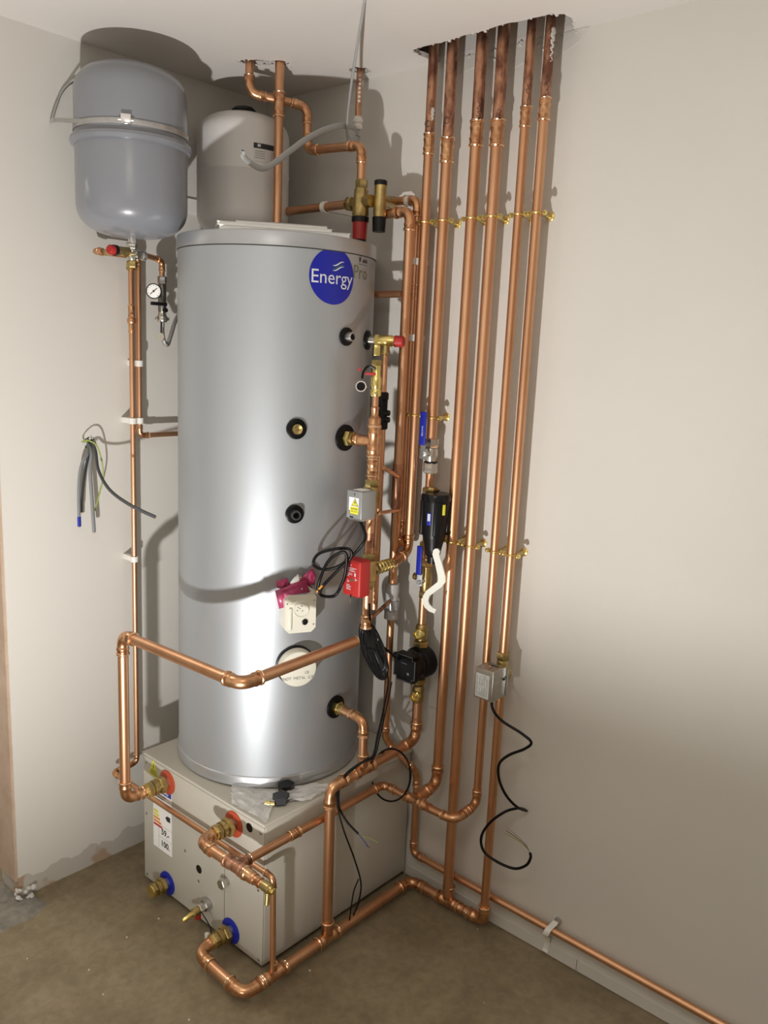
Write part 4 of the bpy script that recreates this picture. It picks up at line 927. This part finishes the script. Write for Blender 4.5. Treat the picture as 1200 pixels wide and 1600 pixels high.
# pump
def pump_valve(z, label):
    t = thing('pump_valve', (PX, .790, z), label, 'valve')
    M().lathe((PX, .79, z), Z, [(-.026, .0135), (-.022, .0175), (-.012, .0185), (.012, .0185), (.022, .0165), (.026, .0135)], 24).build('body', BRASS, t)
    M().lathe((PX, .79, z), V((.95, .3, 0)), [(.012, .0150), (.026, .0150), (.028, .0125), (.022, .0110), (.022, .004), (.027, .004), (.027, 0)], 24).build('screw_port', BRASS_Y, t); return t
pump_valve(.838, 'brass valve with round screw port directly above the black pump'); pump_valve(.648, 'brass valve with round screw port directly below the black pump')
t = thing('circulation_pump', (PX, .79, .69), 'black circulation pump on the pipe left of the third wall pipe', 'pump'); pc = V((PX, .796, .750))
M().nut((PX, .79, .795), Z, .018, .0235).build('union_nut', BRASS, t); M().nut((PX, .79, .680), Z, .018, .0215).build('union_nut', BRASS, t)
M().lathe((PX, .79, .700), Z, [(0, .0165), (.1, .0165)], 20).build('pump_casing', BLACK, t)
M().lathe(pc, X, [(-.020, .040), (-.014, .048), (.020, .048), (.026, .044)], 36).build('volute', BLACK, t)
M().lathe(pc, X, [(.020, .042), (.050, .042), (.056, .038)], 36).build('motor', BLACKG, t)
s = .041; k_ = .011; oc = [(-s, -s + k_), (-s + k_, -s + k_), (-s + k_, -s), (s - k_, -s), (s - k_, -s + k_), (s, -s + k_), (s, s - k_), (s - k_, s - k_), (s - k_, s), (-s + k_, s), (-s + k_, s - k_), (-s, s - k_)]
M().prism([pc + X * .052 + Y * a_ + Z * b_ for a_, b_ in oc], X * .026).build('control_head', BLACK, t)
g = M(); lst = [pc + X * .0788 + Y * a_ * .93 + Z * b_ * .93 for a_, b_ in oc]; g.sweep(lst, .0007, 5, closed=True); g.build('trim_line', GREYINK, t)
M().obox(pc + V((.0782, .014, -.014)), Y, Z, X, (.0035, .0035, .0005)).build('button', GREYINK, t)
M().obox(pc + V((.0782, -.002, .014)), Y, Z, X, (.010, .0006, .0004)).build('printed_line', GREYINK, t)
M().lathe(pc + V((.060, -.036, .022)), -Y, [(0, .009), (.016, .009)], 14).build('cable_plug', BLACK, t)

# motorised valve on the rightmost pipe
t = thing('zone_valve', (PX, 1.072, .79), 'brass valve body behind the plain metal actuator on the rightmost pipe', 'valve')
M().nut((PX, 1.072, .835), Z, .022, .0185).build('upper_nut', BRASS, t); M().nut((PX, 1.072, .755), Z, .020, .0175).build('lower_nut', BRASS, t)
M().lathe((PX, 1.072, .805), Z, [(-.035, .013), (-.028, .0165), (.022, .0165), (.032, .013)], 20).build('body', BRASS, t)
M().lathe((PX, 1.078, .802), X, [(.0, .024), (.016, .024), (.020, .020)], 28).build('round_flange', BRASS, t)
t = thing('actuator', (.1225, 1.0745, .735), 'plain metal actuator box with paper label on the fifth and sixth pipes', 'actuator')
M().box((.090, 1.046, .748), (.150, 1.103, .832), .0015).build('cover', METBOX, t)
M().box((.086, 1.048, .752), (.091, 1.108, .828)).build('base_plate', STEEL, t)
s_ = M().box((.150, 1.050, .753), (.1506, 1.092, .818)).build('paper_label', pmat('worn_label', (.55, .55, .52), .6, var=.3, var_scale=60), t)
for k in range(5):
    for j in range(2): M().box((.1506, 1.054 + k * .0075, .757 + j * .030), (.1508, 1.0555 + k * .0075, .782 + j * .030 - (k % 3) * .004)).build('printed_line', GREYINK, s_)
M().lathe((.120, 1.070, .832), Z, [(0, .003), (.0012, .0026)], 12).build('screw', CHROME, t); M().obox((.110, 1.08, .8322), Y, X, Z, (.012, .0016, .0006)).build('slot', BLACK, t)
M().lathe((.100, 1.104, .800), Y, [(0, .0036), (.002, .0036)], 12).build('side_hole', BLACK, t)
# ================================================================== LEFT WALL MANIFOLD
mc = V((.606, .170, 0))
t = thing('valve_manifold', (mc.x, mc.y, 1.815), 'nickel cross manifold under the large grey vessel', 'pipe fitting')
M().nut(mc + Z * 1.872, Z, .016, .0150).build('top_nut', NICKEL, t)
M().lathe(mc, Z, [(1.842, .0105), (1.848, .0135), (1.868, .0135), (1.874, .0115)], 20).build('body', NICKEL, t)
M().lathe(mc + Z * 1.858, V((-.4, .92, 0)), [(0, .0115), (.020, .0125), (.022, .010), (.022, 0)], 20).build('front_port', NICKEL, t)
M().lathe(mc + Z * 1.858, -X, [(0, .0105), (.028, .0105), (.030, .0125), (.040, .0125)], 18).build('right_port', NICKEL, t)
M().nut(mc + Z * 1.824, Z, .018, .0145).build('lower_nut', BRASS, t)
M().lathe(V((.536, .05, 1.840)), (mc + Z * 1.846 - V((.536, .05, 1.840))), [(0, .009), (.125, .0095)], 16).build('back_link', BRASS, t)
M().lathe((.535, .05, 1.826), Z, [(0, .0085), (.002, .0125), (.018, .0125), (.022, .010)], 18).build('pipe_nut', BRASS, t)
t = thing('relief_valve', (.66, .17, 1.85), 'small brass relief valve with red cap under the large grey vessel', 'valve')
rd = V((.98, .16, 0)).normalized(); r0 = mc + Z * 1.862
M().lathe(r0, rd, [(.010, .0105), (.020, .0125), (.040, .0120), (.052, .0120)], 20).build('body', BRASS, t)
M().lathe(r0, rd, [(.052, .0140), (.062, .0140)], 24).build('black_ring', BLACK, t)
M().lathe(r0, rd, [(.062, .0125), (.074, .0125), (.077, .0105), (.077, 0)], 24).build('red_cap', RED, t)
M().torus(r0 + rd * .0775, rd, .005, .0008, 20, 6).build('cap_ring', REDDARK, t)
M().lathe(r0 + rd * .045 + Y * -.012 - Z * .002, -Y, [(0, .0085), (.05, .0085)], 16).build('outlet', BRASS, t)
fl = run('short thin copper pipe from the nickel manifold down to the gauge valve', [(.575, .158, 1.864), (.466, .100, 1.860), (.466, .100, 1.812)], R15)
# gauge valve
gv = V((.466, .100, 0))
t = thing('filling_valve', (gv.x, gv.y, 1.70), 'grey filling valve with round pressure gauge and black lever beside the cylinder', 'valve')
M().nut(gv + Z * 1.796, Z, .020, .0130).build('top_nut', STEEL, t)
M().lathe(gv, Z, [(1.715, .0095), (1.720, .0115), (1.790, .0115), (1.797, .0095)], 18).build('body', pmat('dull_zinc', (.22, .21, .19), .4, 1.0), t)
gd = V((.72, .69, 0)).normalized(); gp = V((.512, .128, 1.771))
M().lathe(gp - gd * .030, gd, [(0, .006), (.012, .006)], 12).build('gauge_stem', BRASS, t)
gg = M().lathe(gp - gd * .018, gd, [(0, .0185), (.014, .0215), (.021, .0215), (.022, .0195), (.019, .019), (.019, 0)], 36).build('gauge_case', BLACK, t)
gf = M().lathe(gp + gd * .0012, gd, [(0, .0188), (.0008, .0188), (.0008, 0)], 36).build('gauge_face', WHITEP, gg)
gr = Z.cross(gd).normalized(); gz = Z
M().obox(gp + gd * .0030, (gr * .75 + gz * .66), (gz * .75 - gr * .66), gd, (.0125, .0009, .0004)).build('needle', INK, gg)
M().cyl(gp + gd * .002, gd, .0018, .0028, 12).build('hub', INK, gg)
for k in range(11):
    a = math.radians(225 - k * 27); u = gr * math.cos(a) + gz * math.sin(a); M().obox(gp + u * .0158 + gd * .0022, u, gd.cross(u), gd, (.0018, .0004, .0002)).build('tick_mark', INK, gg)
M().obox(V((.492, .122, 1.738)), V((.72, -.1, 0)).normalized(), V((.1, .72, 0)).normalized(), Z, (.024, .005, .0048), .002).build('lever', BLACK, t)
M().cyl((.466, .108, 1.722), Y, .012, .006).build('lever_hub', BLACK, t)
M().lathe(gv, Z, [(1.688, .0115), (1.692, .0145), (1.704, .0145), (1.708, .0115), (1.716, .0105)], 18).build('union_nut', NICKEL, t)
M().obox(gv + Z * 1.698, X, Y, Z, (.0215, .0045, .0045), .002).build('wing', NICKEL, t)
g = M(); g.sweep(spline([gv + V((.010, .01, 1.690)), gv + V((.012, .012, 1.660)), gv + V((.014, .014, 1.652))], 5), .0016, 6); g.build('chain', RUBBER, t)
M().lathe(gv + V((.016, .016, 1.646)), V((.8, .6, .1)), [(-.006, .010), (.004, .0115), (.006, .0115), (.006, 0)], 20).build('dust_cap', NICKEL, t)
g = M(); hp_ = spline([gv + Z * 1.690, gv + Z * 1.655, gv + V((-.004, .004, 1.632)), gv + V((-.016, .002, 1.626)), gv + V((-.030, -.004, 1.650)), gv + V((-.055, -.015, 1.695)), gv + V((-.085, -.03, 1.72)), gv + V((-.13, -.05, 1.73))], 8)
g.sweep(hp_, .0062, 12); solo(g, 'braided_hose', BRAID, 'steel braided hose looping from the gauge valve behind the silver cylinder', 'hose')
# loose wires in the left wall
wp = at(140, 690, 'y', 0)
m_ = M()
for k in range(26):
    a = random.uniform(0, 6.28); rr = random.uniform(.010, .020); s_ = random.uniform(.002, .0048); m_.lathe(wp + V((rr * math.cos(a), .0005, rr * math.sin(a) * .8)), Y + V((random.uniform(-.6, .6), 0, random.uniform(-.6, .6))), [(0, s_), (s_ * .5, s_ * .8), (s_, s_ * .2)], 5)
g2 = struct(m_, 'trim_11', WHITEPLAS)
m_ = M(); m_.lathe(wp + Y * .0004 - Z * .004, Y, [(0, .0185), (.0006, .0175), (.0006, 0)], 9); struct(m_, 'trim_12', VOIDM)
GW = 'loose cables hanging out of the left wall'
def wires(P, dep, r, mat, label, flat=None, name='electric_cable'):
    pts = [wp + Y * -.02] + [at(x, y, 'y', d_) for (x, y), d_ in zip(P, dep)]
    return cable(pts, r, name, mat, label, 'cable', GW, flat=flat, up=Y if flat else None, n=10)
def flatcable(P, dep, label, mat, tipmat, r=.0052, tip=None):
    t = thing('electric_cable', at(*P[-1], 'y', dep[-1]), label, 'cable', GW)
    pts = spline([wp - Y * .02] + [at(x, y, 'y', d_) for (x, y), d_ in zip(P, dep)], 8)
    M().sweep(pts, r, 12, flat=(.62, 1), up=Y).build('sheath', mat, t)
    dd = (pts[-1] - pts[-2]).normalized()
    if tip: M().sweep([pts[-1] - dd * tip, pts[-1] + dd * .0008], r * 1.10, 12, flat=(.68, 1), up=Y).build('tape_band', tipmat, t)
    for k in (-1, 0, 1): M().cyl(pts[-1] + dd * .0005 + dd.cross(Y) * k * r * .5, dd, .0022, .0011, 8).build('copper_core', SOLDER, t)
    return t
flatcable([(138, 705), (127, 728), (123, 765), (124, 822)], [.03, .042, .046, .05], 'flat grey cable with blue taped end hanging from the left wall, leftmost', CABLEG, BLUE, .0050, .027)
flatcable([(139, 706), (134, 730), (129, 765), (127, 800)], [.026, .030, .034, .036], 'darker grey cable close beside the blue-taped one on the left wall', DKGREY, DKGREY, .0042)
flatcable([(143, 705), (141, 735), (144, 785), (147, 831)], [.034, .046, .05, .054], 'thick grey cable hanging straightest from the left wall', CABLEG, CABLEG, .0058)
flatcable([(148, 700), (154, 735), (172, 766), (205, 790), (243, 808)], [.034, .09, .15, .22, .28], 'dark grey cable curving right across the thin wall pipe', pmat('dark_grey_cable', (.075, .08, .085), .4), CABLEG, .0050)
g = M(); g.sweep(spline([wp - Y * .01, at(128, 690, 'y', .02), at(140, 689, 'y', .05), at(152, 698, 'y', .058), at(160, 726, 'y', .052), at(160, 752, 'y', .044), at(148, 798, 'y', .038)], 8), .0022, 8)
solo(g, 'earth_wire', GREENY, 'thin green and yellow earth wire looping among the loose wall cables', 'cable')

# ================================================================== CEILING CABLE
ZC = .60
q = [(570, 0), (561, 55), (549, 130), (543, 185), (543, 212), (550, 221), (559, 213), (556, 202), (540, 196), (510, 202), (478, 218), (448, 240), (424, 258), (408, 263), (392, 255), (381, 245), (379, 236)]
dp = [.80, .72, .60, .50, .46, .46, .465, .47, .475, .46, .44, .42, .405, .40, .40, .405, .405]
pts = [V((.46, .90, 2.62)), at(572, -14, 'y', .835)] + [at(x, y, 'y', d_) for (x, y), d_ in zip(q, dp)]
t = thing('electric_cable', pts[-1], 'flat pale grey cable hanging in a loop from the ceiling over the cylinder', 'cable')
sp_ = spline(pts, 8)
M().sweep(sp_, .0082, 12, flat=(1, .42), up=V((.1, .1, 1))).build('sheath', CABLEL, t)
d9 = (sp_[-1] - sp_[-2]).normalized(); M().cyl(sp_[-1], d9, .003, .0022, 8).build('copper_core', INK, t)

# ================================================================== BLACK CABLES
def blk(P, r, label, mat=None, ends=None, cores=True, name='power_cable'):
    t = thing(name, P[-1], label, 'cable'); s_ = spline(P, 9); M().sweep(s_, r, 10).build('sheath', mat or RUBBER, t)
    if cores:
        d_ = (s_[-1] - s_[-3]).normalized(); u, w_ = perp(d_)
        for k, mt in enumerate((LABBLUE, pmat('brown_core', (.18, .07, .03), .5) if 'brown_core' not in bpy.data.materials else bpy.data.materials['brown_core'], GREENY)):
            o_ = (u * math.cos(k * 2.1) + w_ * math.sin(k * 2.1)); e = s_[-1]
            M().sweep(spline([e - d_ * .004, e + d_ * .012 + o_ * .002, e + d_ * .028 + o_ * (.006 + .003 * k), e + d_ * (.04 + .006 * k) + o_ * (.011 + .004 * k)], 4), .0011, 6).build('core_wire', mt, t)
    return t
c1 = [V((.345, .790, 1.208)), at(571, 838, 'x', .36), at(560, 858, 'x', .37), at(534, 882, 'x', .38), at(508, 890, 'x', .40), at(490, 882, 'x', .41), at(497, 866, 'x', .41), at(522, 858, 'x', .395), at(545, 858, 'x', .38), at(548, 872, 'x', .375), at(524, 895, 'x', .39), at(503, 918, 'x', .40), at(502, 930, 'x', .40), at(522, 931, 'x', .40), at(533, 915, 'x', .39), at(540, 893, 'x', .385), at(541, 866, 'x', .39), at(530, 864, 'x', .40), at(512, 878, 'x', .41), at(500, 905, 'x', .41), at(496, 922, 'x', .412)]
t = blk(c1, .0042, 'black cable from the grey actuator coiled against the silver cylinder', cores=False)
e = c1[-1]; M().obox(e + V((0, .012, .010)), V((0, .7, .7)), V((0, -.7, .7)), X, (.009, .0022, .0022)).build('tape_flag', pmat('amber_tape', (.6, .28, .04), .5), t)
M().cyl(e - Z * .006, Z, .010, .0026, 10).build('copper_core', LABOR, t)
# pump cable: bundled hank, then down over the cabinet
def hank(cx, cy, w_, h_, tilt, x, n_, seed):
    rnd = random.Random(seed); P = []
    for k in range(n_ * 14):
        a = 2 * math.pi * k / 14; j = 1 + .10 * math.sin(k * .37); ww = w_ * (.60 + .42 * math.sin(k * .21 + 1)); px = ww * math.cos(a) * j; py = h_ * math.sin(a) * j
        c_, s__ = math.cos(tilt), math.sin(tilt); P.append(at(cx + px * c_ - py * s__, cy + px * s__ + py * c_, 'x', x + .012 * math.sin(k * .45) + .006 * math.cos(a)))
    return P
P = [V((.12, .735, .766)), at(622, 1030, 'x', .16)] + hank(584, 1016, 15, 43, -.34, .215, 13, 3) + [at(600, 1052, 'x', .2)]
t = blk(P, .0040, 'long black pump cable bundled in an upright hank between cylinder and tundish', mat=BLACKG, cores=False)
t2 = M(); t2.sweep(spline([at(575, 1013, 'x', .235), at(586, 1016, 'x', .245), at(597, 1018, 'x', .235)], 4), .003, 8); t2.build('cable_tie', BLACK, t)
P = [at(577, 944, 'x', .30), at(579, 975, 'x', .27), at(588, 1010, 'x', .25), at(606, 1058, 'x', .22), at(600, 1105, 'x', .24), at(590, 1150, 'x', .27), at(583, 1180, 'x', .295), at(570, 1188, 'x', .315), at(545, 1205, 'x', .355), at(532, 1222, 'x', .385), at(529, 1245, 'x', .405), at(531, 1264, 'x', .415), at(543, 1285, 'x', .41), at(560, 1303, 'x', .40)]
blk(P, .0030, 'black cable draped from the hank over the cabinet top pipe to bare wire ends')
P = [at(612, 1066, 'x', .20), at(605, 1100, 'x', .23), at(594, 1148, 'x', .27), at(585, 1182, 'x', .30), at(566, 1192, 'x', .325), at(543, 1210, 'x', .365), at(528, 1230, 'x', .40), at(528, 1262, 'x', .425), at(538, 1300, 'x', .425), at(553, 1340, 'x', .405), at(564, 1380, 'x', .375), at(560, 1410, 'x', .365), at(552, 1430, 'x', .37)]
blk(P, .0022, 'thin black cable hanging down the cabinet side to the floor pipe', cores=False)
P = [at(560, 1374, 'x', .40), at(553, 1392, 'x', .40), at(549, 1415, 'x', .40), at(546, 1438, 'x', .40)]
blk(P, .0018, 'short thin black wire beside the cabinet just above the floor pipe', cores=False)
ring = [at(611 + 30.5 * math.cos(a), 1211 + 41 * math.sin(a), 'x', .215 + .03 * math.cos(a)) for a in [math.radians(200 - k * 20) for k in range(19)]]
blk([at(583, 1186, 'x', .29)] + ring, .0028, 'single round loop of black cable hanging in front of the copper elbow', cores=False)
c2 = [V((.118, 1.082, .748)), at(770, 1108, 'x', .125), at(784, 1126, 'x', .115), at(815, 1146, 'x', .10), at(830, 1160, 'x', .095), at(820, 1170, 'x', .095), at(795, 1180, 'x', .10), at(780, 1194, 'x', .10), at(780, 1218, 'x', .10), at(791, 1243, 'x', .09), at(808, 1261, 'x', .06), at(823, 1267, 'x', .012), at(812, 1263, 'x', .035), at(790, 1268, 'x', .085), at(765, 1286, 'x', .10), at(752, 1308, 'x', .105), at(756, 1330, 'x', .105), at(776, 1346, 'x', .10), at(803, 1357, 'x', .09), at(822, 1352, 'x', .085), at(829, 1340, 'x', .082), at(828, 1332, 'x', .08)]
t = blk(c2, .0038, 'curly black cable hanging from the plain metal actuator by the right wall', cores=False)
for k, mt in enumerate((GREYINK, bpy.data.materials['brown_core'], GREENY)):
    M().sweep(spline([c2[-1], at(822 - k, 1320 + k, 'x', .075), at(808 - k * 2, 1306 + k * 2, 'x', .07), at(793 - k * 2, 1294 + k * 4, 'x', .065)], 5), .0012, 6).build('core_wire', mt, t)

# ================================================================== BAG ON THE CABINET
BT = BZ + .0006
t = thing('plastic_bag', (.47, .67, BT), 'crumpled clear plastic bag of small parts lying on the cabinet under the cylinder edge', 'bag')
def sheet_grid(c00, c10, c11, c01, nx, ny, amp, seed, h0=.001):
    rnd = random.Random(seed); vs = []; fs = []
    for j in range(ny + 1):
        for i in range(nx + 1):
            u, v_ = i / nx, j / ny; p = (V(c00) * (1 - u) + V(c10) * u) * (1 - v_) + (V(c01) * (1 - u) + V(c11) * u) * v_
            nz = noise.noise(V((u * 5 + seed, v_ * 5, seed))) * .5 + .5
            vs.append(V((p.x + rnd.uniform(-.003, .003), p.y + rnd.uniform(-.003, .003), BT + h0 + amp * nz * math.sin(math.pi * min(1, max(0, u * .9 + .05))) ** .5)))
    for j in range(ny):
        for i in range(nx): a = j * (nx + 1) + i; fs.append((a, a + 1, a + nx + 2, a + nx + 1))
    return M().add(vs, fs)
sheet_grid((.530, .515, 0), (.599, .600, 0), (.596, .738, 0), (.465, .650, 0), 14, 12, .016, 1).build('film', FILM, t, 10)
sheet_grid((.575, .650, 0), (.450, .738, 0), (.335, .732, 0), (.440, .650, 0), 14, 10, .018, 2, .004).build('film', FILM, t, 10)
sheet_grid((.550, .655, 0), (.46, .715, 0), (.40, .705, 0), (.49, .645, 0), 10, 8, .006, 4, .0006).build('paper_insert', pmat('dull_paper', (.5, .49, .46), .6), t, 10)
def tool(P0, label, mat, nm):
    b = P0
    t = thing(nm, b, label, 'plastic part', None)
    M().prism([b + V((-.018, -.020, .001)), b + V((.014, -.024, .001)), b + V((.026, .004, .001)), b + V((.004, .018, .001)), b + V((-.02, .006, .001))], Z * .020).build('block', mat, t); return t
tool(V((.500, .680, BT)) + V((0, .012, .004)), 'dark grey plastic elbow cover lying in the clear bag', DKGREY, 'plastic_cover')
tool(V((.452, .655, BT)) + V((0, .005, .004)), 'darker plastic cover half under the cylinder edge, behind the grey one', BLACK, 'plastic_cover')
t = thing('hose_fitting', (.535, .672, BT), 'small yellowish brass fitting in the clear bag beside the dark cover', 'pipe fitting')
M().lathe((.540, .668, BT + .007), V((-.6, .8, 0)), [(0, .006), (.006, .006), (.007, .008), (.014, .008), (.015, .0055), (.026, .0055)], 12).build('barb', BRASS_Y, t)

# ================================================================== STRAP ON THE WALL RUN
t = thing('plastic_clip', (.024, 1.262, .092), 'pale strap clip holding the low wall pipe right of the cabinet', 'pipe clip')
g = M(); g.sweep(spline([(.002, 1.272, .125), (.010, 1.271, .118), (.036, 1.266, .108), (.0415, 1.262, .095), (.036, 1.258, .082), (.012, 1.252, .065), (.004, 1.248, .045), (.003, 1.246, .018), (.008, 1.245, .010)], 6), .0085, 10, flat=(1, .22), up=Y); g.build('strap', WHITE, t)
M().lathe((.001, 1.275, .122), X, [(0, .009), (.008, .009), (.009, .006)], 18).build('plug', STEEL, t)
